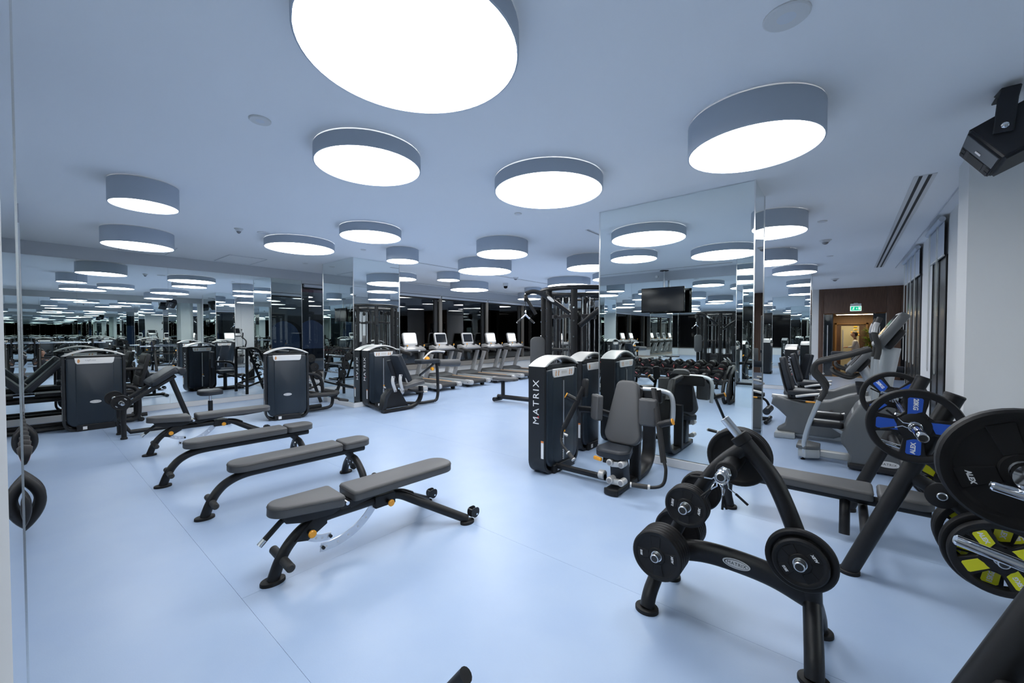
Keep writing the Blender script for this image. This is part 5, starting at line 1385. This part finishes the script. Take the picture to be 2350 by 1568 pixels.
put('base_rail', MB().tube([(-0.24, 0, 0.085), (0.15, 0, 0.085)], 0.05, 12, flat=(0.05, 0.045, 0.5), up=(0, 1, 0)), 'light_shell', t)
body = [(-0.02, 0.36), (0.04, 0.56), (0.12, 0.74), (0.19, 0.82), (0.34, 0.84), (0.62, 0.74), (0.85, 0.50), (0.98, 0.20), (1.0, 0.07), (0.05, 0.07), (0.07, 0.16), (0.03, 0.24), (-0.01, 0.29)]
bo = put('body_shell', MB().prism(body, -0.26, 0.26, PXZ, 0.04, 3), 'grey_shell', t)
put('shell_spine', MB().prism([(0.08, 0.66), (0.18, 0.83), (0.36, 0.855), (0.35, 0.80), (0.20, 0.78), (0.11, 0.64)], -0.20, 0.20, PXZ, 0.015), 'light_shell', bo)
put('base_skirt', MB().box((0.55, 0, 0.05), (1.0, 0.56, 0.07), 0.02), 'frame_dark', t)
eb = put('badge_plate', MB().prism(ellipse(0.10, 0.035, 28, 0.40, 0.13), -0.267, -0.262, PXZ), 'placard', t)
put('lettering', text_mesh('MATRIX', 0.036, 'print_black', 1.15, 0, 0.0005), None, eb, M=basis((0.40, -0.2678, 0.13), (1, 0, 0), (0, 0, 1)))
put('mast', MB().tube([(0.33, 0, 0.75), (0.36, 0, 1.05), (0.42, 0, 1.45)], 0.08, 14, flat=(0.09, 0.075, 0.6), up=(1, 0, 0)), 'tube_silver', t)
Mc = Matrix.Translation((0.41, 0, 1.64)) @ Euler((0, radians(32), 0)).to_matrix().to_4x4()
cs = put('console_housing', MB().prism(rrect(0.50, 0.46, 0.06, 5), -0.045, 0.045, Mc @ Matrix(((0, 0, 1, 0), (1, 0, 0, 0), (0, 1, 0, 0), (0, 0, 0, 1))), 0.018), 'grey_shell', t)
put('console_face', MB().prism(rrect(0.46, 0.42, 0.05, 5), -0.052, -0.042, Mc @ PYZ, 0.004), 'silver_plastic', cs)
put('screen', MB().prism(rrect(0.40, 0.27, 0.02, 4, 0, 0.05), -0.056, -0.05, Mc @ PYZ), 'screen_dark', cs)
put('console_back', MB().prism(rrect(0.34, 0.26, 0.06, 5, 0, -0.06), 0.04, 0.12, Mc @ PYZ, 0.03), 'frame_dark', t)
for s in (-1, 1):
    put('bottle_holder', MB().lathe([(0.036, 0), (0.048, 0.10), (0.043, 0.10), (0.032, 0.01)], Matrix.Translation((0.16, s * 0.28, 0.90)), 16), 'frame_dark', t)

def recumbent(label, x, y, grp='recumbent bikes'):
    t = thing('recumbent_bike', label, 'exercise bike', (x, y, 0), 0, grp)
    body = [(-0.86, 0.60), (-0.88, 0.50), (-0.78, 0.42), (-0.68, 0.32), (-0.70, 0.20), (-0.80, 0.12), (-0.78, 0.07), (-0.10, 0.07), (0.0, 0.12), (0.5, 0.12), (0.56, 0.30), (0.48, 0.70), (0.30, 0.80), (0.05, 0.72), (-0.15, 0.62), (-0.45, 0.56), (-0.80, 0.63)]
    put('body_shell', MB().prism(body, -0.13, 0.13, PXZ, 0.03, 3), 'grey_shell', t)
    put('rear_foot', MB().prism([(-0.82, -0.26), (-0.56, -0.20), (-0.56, 0.20), (-0.82, 0.26)], 0.0, 0.09, I4, 0.02), 'light_shell', t)
    put('front_foot', MB().prism([(0.30, -0.26), (0.50, -0.24), (0.50, 0.24), (0.30, 0.26)], 0.0, 0.08, I4, 0.02), 'light_shell', t)
    put('base_rail', MB().tube([(-0.6, 0, 0.06), (0.4, 0, 0.06)], 0.05, 12, flat=(0.05, 0.04, 0.5), up=(0, 1, 0)), 'light_shell', t)
    put('seat_rail', MB().tube([(-0.88, 0, 0.62), (-0.10, 0, 0.58)], 0.04, 12, flat=(0.05, 0.03, 0.6), up=(0, 1, 0)), 'silver_plastic', t)
    put('seat_carriage', MB().box((-0.50, 0, 0.64), (0.34, 0.16, 0.09), 0.02), 'frame_dark', t)
    cushion('seat', 0.42, 0.40, 0.075, Matrix.Translation((-0.47, 0, 0.675)) @ Matrix.Rotation(radians(-90), 4, 'Z'), t, 'pad_dark', 0.7, 0.10, 0.03)
    cushion('backrest', 0.40, 0.52, 0.07, Matrix.Translation((-0.72, 0, 0.98)) @ Euler((radians(90), 0, radians(90))).to_matrix().to_4x4() @ Euler((radians(-14), 0, 0)).to_matrix().to_4x4(), t, 'pad_dark', 0.75, 0.08)
    put('backrest_frame', bent([(-0.62, 0, 0.64), (-0.70, 0, 0.75), (-0.79, 0, 1.15)], 0.03, flat=(0.10, 0.02), up=(0, 1, 0)), 'grey_shell', t)
    for s in (-1, 1):
        put('seat_grip', bent([(-0.55, s * 0.22, 0.66), (-0.40, s * 0.26, 0.70), (-0.18, s * 0.27, 0.74)], 0.02), 'link_silver', t)
        c = put('crank_arm', MB().tube([(0.02, s * 0.15, 0.46), (0.02 + s * 0.15, s * 0.17, 0.46 + s * 0.06)], 0.016, 10), 'silver_plastic', t)
        put('pedal', MB().box((0.02 + s * 0.16, s * 0.24, 0.47 + s * 0.06), (0.11, 0.12, 0.03), 0.008), 'frame_dark', c)
        put('pedal_strap', bent([(0.0 + s * 0.16, s * 0.18, 0.48 + s * 0.06), (0.02 + s * 0.16, s * 0.21, 0.55 + s * 0.06), (0.02 + s * 0.16, s * 0.27, 0.55 + s * 0.06), (0.0 + s * 0.16, s * 0.30, 0.48 + s * 0.06)], 0.02, flat=(0.03, 0.004)), 'rubber', c)
    put('adjust_lever', MB().box((-0.36, -0.16, 0.585), (0.16, 0.03, 0.025), 0.01), 'orange', t)
    put('mast', MB().tube([(0.34, 0, 0.72), (0.26, 0, 1.0), (0.20, 0, 1.12)], 0.06, 12, flat=(0.06, 0.06)), 'tube_silver', t)
    Mc = Matrix.Translation((0.16, 0, 1.20)) @ Euler((0, radians(35), 0)).to_matrix().to_4x4()
    cs = put('console_housing', MB().prism(rrect(0.46, 0.40, 0.05, 5), -0.04, 0.04, Mc @ PYZ, 0.016), 'grey_shell', t)
    put('screen', MB().prism(rrect(0.38, 0.25, 0.02, 4, 0, 0.04), -0.046, -0.038, Mc @ PYZ), 'screen_dark', cs)
    put('console_back', MB().prism(rrect(0.30, 0.22, 0.05, 5), 0.035, 0.10, Mc @ PYZ, 0.025), 'frame_dark', t)
    put('front_bar', bent([(0.16, -0.06, 1.02), (0.06, -0.22, 0.98), (-0.10, -0.26, 1.04), (-0.14, -0.20, 1.10)], 0.02), 'rubber_grip', t)
    put('front_bar', bent([(0.16, 0.06, 1.02), (0.06, 0.22, 0.98), (-0.10, 0.26, 1.04), (-0.14, 0.20, 1.10)], 0.02), 'rubber_grip', t)
    return t
recumbent('grey recumbent bike just behind the elliptical trainer', 0.0, 7.62)
recumbent('grey recumbent bike farther back in the right aisle', 0.02, 9.05)
t2 = thing('stack_machine', 'dark weight tower machine in front of the far mirrored pillar', 'weight machine', (-0.95, 11.6, 0))
tower(t2, 0, 0, 1, -1, '')
leg_station(t2, 0.7, 0.0, None)
t3 = thing('leg_machine', 'padded leg machine behind the recumbent bikes at the mirrored pillar', 'weight machine', (-1.75, 8.6, 0))
tower(t3, -0.6, 0.0, 1, -1, '')
leg_station(t3, 0.7, 0.0, None)
t4 = thing('stretch_bench', 'low padded machine before the wooden wall at the aisle end', 'weight machine', (0.45, 12.6, 0))
put('base_tube', MB().tube([(-0.5, 0, 0.05), (0.6, 0, 0.05)], 0.05, 12), 'frame', t4)
put('post', MB().tube([(0.05, 0, 0.05), (0.05, 0, 0.72)], 0.06, 12), 'frame', t4)
roller('thigh_roller', (-0.45, -0.05, 0.78), (0.0, -0.05, 0.78), 0.085, t4)
roller('thigh_roller', (0.10, -0.05, 0.78), (0.60, -0.05, 0.78), 0.085, t4)
cushion('seat', 0.5, 0.4, 0.08, Matrix.Translation((-0.45, 0.2, 1.08)), t4, 'pad_dark')
put('side_guard', MB().prism(rrect(0.35, 0.35, 0.03, 4, 0.05, 1.02), 0.25, 0.28, PXZ, 0.005), 'grey_shell', t4)

# ================================================================== dumbbells on their racks behind the camera
def dumbbell_rack(label, x0, x1, dy):
    t = thing('dumbbell_rack', label, 'dumbbell rack', ((x0 + x1) / 2, -0.40, 0), 0, 'dumbbell racks')
    h = (x1 - x0) / 2
    loop = [(-0.34, 0.78), (-0.20, 0.80), (0.02, 0.72), (0.22, 0.62), (0.38, 0.46), (0.46, 0.33), (0.455, 0.20), (0.38, 0.08), (0.28, 0.035), (0.0, 0.035), (-0.25, 0.04), (-0.34, 0.10), (-0.37, 0.30), (-0.37, 0.60)]
    loop = [(a_ + dy, b_) for a_, b_ in loop]
    for s in (-1, 1):
        for d in (0.0, 0.10):
            pts = spl([(s * (h - d), a, b) for a, b in loop + loop[:1]], 5)[:-1]
            put('end_loop', MB().tube(pts, 0.036, 12, closed=True), 'frame', t)
        put('loop_tie', MB().tube([(s * h, 0.32 + dy, 0.535), (s * (h - 0.10), 0.32 + dy, 0.535)], 0.03, 10), 'frame', t)
    for (ya, za, yb, zb) in ((0.10, 0.58, 0.36, 0.51), (-0.30, 0.76, -0.06, 0.70)):
        for (yy, zz) in ((ya + dy, za), (yb + dy, zb)):
            put('tier_rail', MB().tube([(-h + 0.05, yy, zz), (h - 0.05, yy, zz)], 0.026, 10, flat=(0.035, 0.022, 0.5), up=(0, 0, 1)), 'frame', t)
    return t
def db_meshes():
    hd = MB().lathe([(0.02, 0), (0.062, 0.004), (0.072, 0.014), (0.072, 0.085), (0.062, 0.10), (0.045, 0.103)], I4, 20).mesh('head'); hd.materials.append(MATS['rubber'])
    hn = MB().lathe([(0.016, -0.075), (0.019, 0.0), (0.016, 0.075)], I4, 12).mesh('handle'); hn.materials.append(MATS['chrome'])
    sp = MB().box((0, 0, 0.1035), (0.075, 0.016, 0.003)).mesh('red_stripe'); sp.materials.append(MATS['print_red'])
    ln = MB().box((0, 0, 0.1045), (0.05, 0.004, 0.003)).mesh('white_print'); ln.materials.append(MATS['print_white'])
    return hd, hn, sp, ln
HD, HN, SPM, LN = db_meshes()
ordw = ['first', 'second', 'third', 'fourth', 'fifth', 'sixth', 'seventh', 'eighth', 'ninth', 'tenth', 'eleventh']
def dumbbell(label, x, y, z, sc, grp):
    t = thing('dumbbell', label, 'dumbbell', (x, y, z), 0, grp)
    tl = radians(-15)
    t.rotation_euler = (tl, random.uniform(0, pi), 0)
    t.rotation_euler = Euler((tl, 0, 0)).to_matrix().to_4x4().to_euler()
    roll = random.uniform(0, pi)
    A = Matrix.Rotation(roll, 4, 'Y')
    put('handle', HN, None, t, M=A @ Matrix.Rotation(radians(90), 4, 'X'))
    for s in (-1, 1):
        M = A @ Matrix.Translation((0, s * 0.065 * sc, 0)) @ Matrix.Rotation(radians(-90 * s), 4, 'X') @ Matrix.Diagonal((sc, sc, sc, 1))
        hdo = put('head', HD, None, t, M=M)
        put('red_stripe', SPM, None, hdo); put('white_print', LN, None, hdo)
for nm, rl, x0, x1 in (('near', 'two-tier dumbbell rack along the mirrored back wall, nearest the camera pier', -4.90, -1.98), ('far', 'two-tier dumbbell rack along the mirrored back wall, at the left picture edge', -7.92, -5.02)):
    dy = -0.08 if nm == 'near' else 0.0
    dumbbell_rack(rl, x0, x1, dy)
    for tier, (y, z) in enumerate(((-0.40 + 0.23, 0.642), (-0.40 - 0.18, 0.828))):
        for k in range(10):
            x = x1 - 0.24 - k * (x1 - x0 - 0.48) / 9
            dumbbell('black dumbbell, %s from the right on the %s tier of the %s dumbbell rack' % (ordw[k], 'front' if tier == 0 else 'rear', nm), x, y + dy, z, 1.18 - 0.03 * k, 'dumbbells on the %s rack' % nm)

# ================================================================== televisions
def tv(label, x, y):
    t = thing('television', label, 'television', (x, y, CEIL))
    put('ceiling_plate', MB().lathe([(0.11, 0), (0.11, -0.012), (0.03, -0.02)], I4, 24), 'frame_dark', t)
    put('pole', MB().cyl((0, 0, -0.01), (0, 0, -0.62), 0.026, 14), 'brushed', t)
    put('mount_bracket', MB().box((0, 0.04, -0.70), (0.40, 0.08, 0.26), 0.01), 'frame_dark', t)
    b_ = put('television_body', MB().box((0, 0.12, -0.77), (1.10, 0.05, 0.64), 0.008), 'tv_black', t)
    put('screen', MB().box((0, 0.147, -0.765), (1.07, 0.004, 0.60)), 'screen_dark', b_)
    put('camera_eye', MB().cyl((-0.16, 0.06, -0.16), (-0.16, 0.12, -0.16), 0.035, 14, 0.005), 'plastic_white', t)
tv('black wall-type television hung from the ceiling, seen in the pillar mirror', -3.64, -0.72)

# ================================================================== loudspeaker in the top right corner
t = thing('loudspeaker', 'black loudspeaker on a ceiling bracket in the top right corner', 'speaker', (0.83, 4.25, CEIL))
TLc, BLc, BRc, TRc = [Vector(p) - Vector((0.83, 4.25, CEIL)) for p in ((0.615, 4.074, 2.985), (0.612, 4.363, 2.927), (0.754, 4.273, 2.677), (0.765, 3.982, 2.722))]
ax = Vector((0.317, 0.036, 0.170))
def hexa(q, a, bev):
    me = bpy.data.meshes.new('hexa')
    vs = [tuple(p) for p in q] + [tuple(p + a) for p in q]
    me.from_pydata(vs, [], [(0, 1, 2, 3), (7, 6, 5, 4), (0, 4, 5, 1), (1, 5, 6, 2), (2, 6, 7, 3), (3, 7, 4, 0)])
    bm = bmesh.new(); bm.from_mesh(me)
    bmesh.ops.recalc_face_normals(bm, faces=bm.faces)
    if bev:
        bmesh.ops.bevel(bm, geom=bm.edges[:], offset=bev, segments=3, affect='EDGES')
    bm.to_mesh(me); bm.free()
    me.polygons.foreach_set('use_smooth', [True] * len(me.polygons)); me.set_sharp_from_angle(angle=radians(35))
    return me
put('cabinet', hexa([TLc, BLc, BRc, TRc], ax, 0.022), 'speaker_black', t)
def face(u, v): return (TLc * (1 - u) + TRc * u) * (1 - v) + (BLc * (1 - u) + BRc * u) * v
out = -ax.normalized() * 0.004
def quad(u0, u1, v0, v1, d=1.0): return [face(u0, v0) + out * d, face(u0, v1) + out * d, face(u1, v1) + out * d, face(u1, v0) + out * d]
put('front_grille', hexa(quad(0.09, 0.91, 0.08, 0.55), ax * 0.01, 0), 'speaker_grille', t)
hn = put('horn', hexa(quad(0.10, 0.90, 0.57, 0.93), ax * 0.008, 0), 'speaker_black', t)
put('horn_mouth', hexa(quad(0.30, 0.72, 0.58, 0.90, 1.6), ax * 0.008, 0), 'slot_black', hn)
for u in (0.11, 0.80):
    for v in (0.60, 0.77):
        put('bass_port', hexa(quad(u, u + 0.10, v, v + 0.13, 1.7), ax * 0.008, 0), 'slot_black', hn)
put('name_tag', hexa(quad(0.42, 0.56, 0.34, 0.41, 2.0), ax * 0.006, 0), 'label_white', t)
br = MB()
br.box((0.0, 0.06, -0.006), (0.10, 0.16, 0.012), 0.002)
br.tube([(-0.02, 0.0, -0.008), (-0.03, -0.21, -0.05), (-0.045, -0.225, -0.12), (-0.06, -0.215, -0.33)], 0.03, 8, flat=(0.045, 0.008, 0.4), up=(1, 0, 0))
put('ceiling_bracket', br, 'speaker_black', t)
put('bracket_bolt', MB().lathe([(0.018, 0), (0.018, 0.01), (0.01, 0.014)], axM((-0.055, -0.228, -0.29), (-0.15, -0.9, -0.45)), 12), 'chrome', t)


# ================================================================== exit sign
t = thing('exit_sign', 'green running-man emergency exit sign above the doorway', 'exit sign', (0.30, YE - 0.02, 2.42))
put('sign_housing', MB().box((0, -0.03, 0.20), (0.30, 0.06, 0.09), 0.006), 'plastic_white', t)
put('ceiling_clip', MB().box((0, -0.02, 0.255), (0.12, 0.04, 0.025), 0.004), 'plastic_white', t)
sg = put('sign_panel', MB().box((0, -0.03, 0.07), (0.31, 0.012, 0.18), 0.003), 'exit_white', t)
gp = put('green_field', MB().box((0, -0.038, 0.07), (0.27, 0.006, 0.14), 0.002), 'exit_green', t)
man = [(-0.075, 0.03), (-0.05, 0.055), (-0.035, 0.075), (-0.045, 0.095), (-0.025, 0.10), (-0.015, 0.08), (0.0, 0.07), (-0.02, 0.062), (-0.03, 0.05), (-0.01, 0.02), (-0.025, 0.015), (-0.045, 0.04), (-0.07, 0.02)]
put('running_man', MB().prism([(x - 0.03, z + 0.008) for x, z in man], -0.0425, -0.0405, PXZ), 'exit_white', gp)
put('man_head', MB().cyl((-0.052, -0.0425, 0.117), (-0.052, -0.0405, 0.117), 0.011, 12), 'exit_white', gp)
put('arrow', MB().prism([(0.005, 0.065), (0.025, 0.04), (0.045, 0.065), (0.032, 0.065), (0.032, 0.10), (0.018, 0.10), (0.018, 0.065)], -0.0425, -0.0405, PXZ), 'exit_white', gp)
put('door_symbol', MB().box((0.095, -0.0415, 0.072), (0.045, 0.002, 0.09)), 'exit_white', gp)

# ================================================================== lobby plant, flowers and people
t = thing('potted_plant', 'leafy green plant in a dark pot beside the lobby door', 'plant', (0.74, 21.38, 0))
put('pot', MB().lathe([(0.13, 0), (0.17, 0.45), (0.18, 0.5), (0.16, 0.5), (0.15, 0.44)], I4, 20), 'pot', t)
put('stem', MB().tube([(0, 0, 0.45), (0.01, 0.01, 1.0), (0, 0, 1.5)], 0.012, 8), 'wood_warm', t)
lf = MB()
for k in range(150):
    a = random.uniform(0, 2 * pi); z = random.uniform(0.85, 1.75); L_ = random.uniform(0.14, 0.30); w = 0.018
    d = Vector((cos(a), sin(a), random.uniform(-0.2, 0.8))).normalized(); sd = d.cross(Vector((0, 0, 1))).normalized() * w
    o = Vector((0, 0, z)); m_ = o + d * L_ * 0.5 + Vector((0, 0, 0.03)); e = o + d * L_
    lf.add([o, m_ - sd, e, m_ + sd, o + Vector((0, 0, 0.002)), m_ - sd * 0.9 + Vector((0, 0, 0.003)), e + Vector((0, 0, 0.002)), m_ + sd * 0.9 + Vector((0, 0, 0.003))], [(0, 1, 2, 3), (7, 6, 5, 4), (0, 4, 5, 1), (1, 5, 6, 2), (2, 6, 7, 3), (3, 7, 4, 0)])
o = put('foliage', lf, 'leaf', t)
t = thing('flower_stand', 'tall vase with orange flowers before the cream lobby door', 'flowers', (0.34, 21.1, 0))
put('stand', MB().lathe([(0.14, 0), (0.14, 0.03), (0.04, 0.05), (0.04, 0.95), (0.12, 0.98), (0.12, 1.0)], I4, 20), 'pot', t)
put('vase', MB().lathe([(0.05, 1.0), (0.08, 1.1), (0.06, 1.25), (0.04, 1.30), (0.05, 1.33)], I4, 20), 'plastic_white', t)
for k in range(9):
    a = 2 * pi * k / 9; rr = 0.05 + 0.07 * (k % 3) / 2; z = 1.52 + 0.11 * (k % 4)
    b_ = put('bloom', MB().lathe([(0.008, -0.02), (0.03, -0.012), (0.045, 0.012), (0.03, 0.03), (0.006, 0.034)], Matrix.Translation((rr * cos(a), rr * sin(a), z)), 12), 'flower', t)
    put('flower_stem', MB().tube([(0, 0, 1.3), (rr * 0.5 * cos(a), rr * 0.5 * sin(a), (1.3 + z) / 2), (rr * cos(a), rr * sin(a), z - 0.02)], 0.004, 6), 'leaf', b_)

def skin_body(name, verts, edges, radii, m, parent, sub=2):
    me = bpy.data.meshes.new(name)
    me.from_pydata(verts, edges, [])
    ob = bpy.data.objects.new(name + '_tmp', me); COL.objects.link(ob)
    md = ob.modifiers.new('skin', 'SKIN')
    md.use_smooth_shade = True
    if not me.skin_vertices:
        bm = bmesh.new(); bm.from_mesh(me); bm.verts.layers.skin.verify(); bm.to_mesh(me); bm.free()
    sv = me.skin_vertices[0].data
    for i, r in enumerate(radii):
        r = r if isinstance(r, tuple) else (r, r)
        sv[i].radius = r
        sv[i].use_root = (i == 0)
    ob.modifiers.new('sub', 'SUBSURF').levels = sub
    dg = bpy.context.evaluated_depsgraph_get()
    res = bpy.data.meshes.new_from_object(ob.evaluated_get(dg))
    bpy.data.objects.remove(ob)
    res.name = name
    res.materials.clear()
    return put(name, res, m, parent)

def head(t, c, fwd, hair_m, glasses=False, s=1.0):
    """head with face, ears, hair; c = centre, fwd = facing direction"""
    f = Vector(fwd).normalized(); up = Vector((0, 0, 1)); r_ = f.cross(up).normalized(); up = r_.cross(f)
    M = Matrix(((r_.x, f.x, up.x, c[0]), (r_.y, f.y, up.y, c[1]), (r_.z, f.z, up.z, c[2]), (0, 0, 0, 1)))
    n, k = 20, 14
    vs, fs = [], []
    for i in range(k + 1):
        th = pi * i / k
        for j in range(n):
            a = 2 * pi * j / n
            x = 0.076 * sin(th) * cos(a); y = 0.096 * sin(th) * sin(a); z = 0.118 * cos(th)
            if z < 0: x *= 1 - 0.28 * (-z / 0.118); y = y * (1 - 0.10 * (-z / 0.118)) + 0.010 * (-z / 0.118)
            if y > 0.06 and abs(x) < 0.018 and -0.045 < z < 0.01: y += 0.020 * (1 - abs(x) / 0.018)     # nose
            if y > 0.06 and 0.0 < z < 0.03 and 0.015 < abs(x) < 0.05: y -= 0.008                         # eye sockets
            vs.append((x * s, y * s, z * s))
    for i in range(k):
        for j in range(n):
            l = (j + 1) % n
            fs.append((i * n + j, i * n + l, (i + 1) * n + l, (i + 1) * n + j))
    h = put('head', MB().add(vs, fs, M), 'skin', t)
    put('hair', MB().add([(x * 1.08, y * 1.06 - 0.012 * s, z * 1.06 + 0.006 * s) if (z > 0.035 * s or (y < -0.02 * s and z > -0.06 * s)) else (x * 0.9, y * 0.9 - 0.004, z * 0.9) for x, y, z in vs], fs, M), hair_m, h)
    for sx in (-1, 1):
        put('ear', MB().lathe([(0.004, -0.01), (0.017, -0.004), (0.019, 0.004), (0.006, 0.009)], M @ Matrix.Translation((sx * 0.076 * s, -0.006, -0.005)) @ Matrix.Rotation(radians(90 * sx), 4, 'Y'), 12), 'skin', h)
        put('eye', MB().lathe([(0.003, -0.009), (0.010, 0), (0.003, 0.009)], M @ Matrix.Translation((sx * 0.030 * s, 0.080 * s, 0.012 * s)) @ Matrix.Rotation(radians(-90), 4, 'X'), 10), 'print_white', h)
        put('pupil', MB().lathe([(0.004, 0), (0.003, 0.003)], M @ Matrix.Translation((sx * 0.030 * s, 0.087 * s, 0.012 * s)) @ Matrix.Rotation(radians(-90), 4, 'X'), 8), 'print_black', h)
        if glasses:
            put('glasses', MB().tube([M @ Vector((sx * 0.030 + 0.024 * cos(a), 0.098, 0.012 + 0.019 * sin(a))) for a in [2 * pi * q / 14 for q in range(14)]], 0.0022, 5, closed=True), 'print_black', h)
    put('mouth', MB().box(tuple(M @ Vector((0, 0.092 * s, -0.052 * s))), (0.04 * abs(r_.x) + 0.004, 0.04 * abs(r_.y) + 0.004, 0.007)), 'cloth_red', h)
    return h

def hand(t, w, d, side, m='skin'):
    """small relaxed hand at wrist w pointing along d"""
    w, d = Vector(w), Vector(d).normalized()
    sd = d.cross(Vector((0, 0, 1)));  sd = sd.normalized() if sd.length > 0.1 else Vector((1, 0, 0))
    nrm = sd.cross(d)
    verts = [tuple(w), tuple(w + d * 0.04), tuple(w + d * 0.085)]; edges = [(0, 1), (1, 2)]; rad = [(0.020, 0.026), (0.018, 0.034), (0.014, 0.036)]
    for k, (o_, L_) in enumerate(((-0.030, 0.060), (-0.010, 0.075), (0.010, 0.070), (0.030, 0.055))):
        b0 = w + d * 0.085 + sd * o_
        verts += [tuple(b0 + d * 0.02), tuple(b0 + d * L_ * 0.7 - nrm * 0.012), tuple(b0 + d * L_ - nrm * 0.032)]
        i = len(verts) - 3
        edges += [(2, i), (i, i + 1), (i + 1, i + 2)]; rad += [0.009, 0.0085, 0.007]
    b0 = w + d * 0.03 + sd * side * 0.03
    verts += [tuple(b0 + sd * side * 0.015 + d * 0.02), tuple(b0 + sd * side * 0.03 + d * 0.055)]
    i = len(verts) - 2
    edges += [(1, i), (i, i + 1)]; rad += [0.011, 0.008]
    return skin_body('hand', verts, edges, rad, m, t, 1)

def crouch_person():
    t = thing('person', 'person in a dark T-shirt crouching beside the nearest press, seen in the left mirror', 'person', (1.22, 0.42, 0))
    f = Vector((-1, 0.15, 0)).normalized(); r_ = Vector((f.y, -f.x, 0))
    def B(a, b, z): return tuple(f * a + r_ * b + Vector((0, 0, z)))
    V = [B(-0.12, 0, 0.30), B(-0.06, 0, 0.44), B(0.02, 0, 0.58), B(0.07, 0, 0.66),
         B(0.06, 0.17, 0.62), B(0.20, 0.22, 0.45), B(0.36, 0.12, 0.55),
         B(0.06, -0.17, 0.62), B(0.20, -0.22, 0.45), B(0.36, -0.10, 0.60),
         B(-0.08, 0.11, 0.27), B(0.28, 0.17, 0.45), B(0.12, 0.16, 0.08), B(0.24, 0.18, 0.035),
         B(-0.08, -0.11, 0.27), B(0.28, -0.17, 0.44), B(0.10, -0.16, 0.08), B(0.22, -0.18, 0.035)]
    E_ = [(0, 1), (1, 2), (2, 3), (2, 4), (4, 5), (5, 6), (2, 7), (7, 8), (8, 9), (0, 10), (10, 11), (11, 12), (12, 13), (0, 14), (14, 15), (15, 16), (16, 17)]
    Rr = [(0.15, 0.12), (0.13, 0.10), (0.13, 0.09), 0.055, 0.055, 0.040, 0.030, 0.055, 0.040, 0.030, 0.085, 0.065, 0.042, 0.035, 0.085, 0.065, 0.042, 0.035]
    skin_body('body', V, E_, Rr, 'shirt_dark', t)
    for (a, b_, sd) in ((5, 6, 1), (8, 9, -1)):
        skin_body('forearm', [V[a], V[b_]], [(0, 1)], [0.042, 0.031], 'skin', t, 1)
        hand(t, V[b_], Vector(V[b_]) - Vector(V[a]), sd)
    for k in (13, 17):
        put('shoe', MB().prism(rrect(0.26, 0.095, 0.045, 5), 0.0, 0.075, Matrix.Translation(Vector(V[k]) * 1.0 - Vector((0, 0, V[k][2]))) @ Matrix.Rotation(atan2(f.y, f.x), 4, 'Z'), 0.025), 'rubber', t)
    put('neck', MB().tube([Vector(B(0.06, 0, 0.64)), Vector(B(0.10, 0, 0.76))], 0.05, 12), 'skin', t)
    head(t, B(0.125, 0, 0.86), f, 'hair', True)
crouch_person()

def walking_person():
    t = thing('person', 'person in a white top walking past in the lobby beyond the doorway', 'person', (0.34, 20.55, 0))
    f = Vector((-1, 0.1, 0)).normalized(); r_ = Vector((f.y, -f.x, 0))
    def B(a, b, z): return tuple(f * a + r_ * b + Vector((0, 0, z)))
    V = [B(0, 0, 0.90), B(0, 0, 1.05), B(0.01, 0, 1.22), B(0.02, 0, 1.36),
         B(0, 0.17, 1.31), B(0.06, 0.21, 1.08), B(0.22, 0.16, 1.06),
         B(0, -0.17, 1.31), B(0.06, -0.21, 1.08), B(0.22, -0.16, 1.06)]
    E_ = [(0, 1), (1, 2), (2, 3), (2, 4), (4, 5), (5, 6), (2, 7), (7, 8), (8, 9)]
    skin_body('torso', V, E_, [(0.14, 0.10), (0.13, 0.095), (0.15, 0.10), 0.06, 0.062, 0.045, 0.036, 0.062, 0.045, 0.036], 'shirt_white', t)
    W = [B(0, 0, 0.88), B(0.02, 0.09, 0.80), B(0.10, 0.10, 0.48), B(0.14, 0.10, 0.09), B(-0.02, -0.09, 0.80), B(-0.02, -0.10, 0.48), B(-0.18, -0.10, 0.10)]
    skin_body('legs', W, [(0, 1), (1, 2), (2, 3), (0, 4), (4, 5), (5, 6)], [(0.14, 0.10), 0.09, 0.065, 0.045, 0.09, 0.065, 0.045], 'trousers', t)
    put('waist_sash', MB().lathe([(0.13, 0), (0.145, 0.04), (0.14, 0.10)], Matrix.Translation((0, 0, 0.84)), 20, cap=False), 'cloth_red', t)
    for k, (x_, z_) in enumerate(((0.17, 0), (-0.16, 0))):
        p = B(x_, 0.10 if k == 0 else -0.10, 0)
        put('shoe', MB().prism(rrect(0.25, 0.09, 0.042, 5), 0.0, 0.07, Matrix.Translation(Vector(p)) @ Matrix.Rotation(atan2(f.y, f.x), 4, 'Z'), 0.022), 'rubber', t)
    for (a, b_, sd) in ((5, 6, 1), (8, 9, -1)):
        hand(t, V[b_], Vector(V[b_]) - Vector(V[a]), sd)
    put('neck', MB().tube([Vector(B(0.01, 0, 1.33)), Vector(B(0.03, 0, 1.47))], 0.048, 12), 'skin', t)
    head(t, B(0.045, 0, 1.55), f, 'hair')
walking_person()
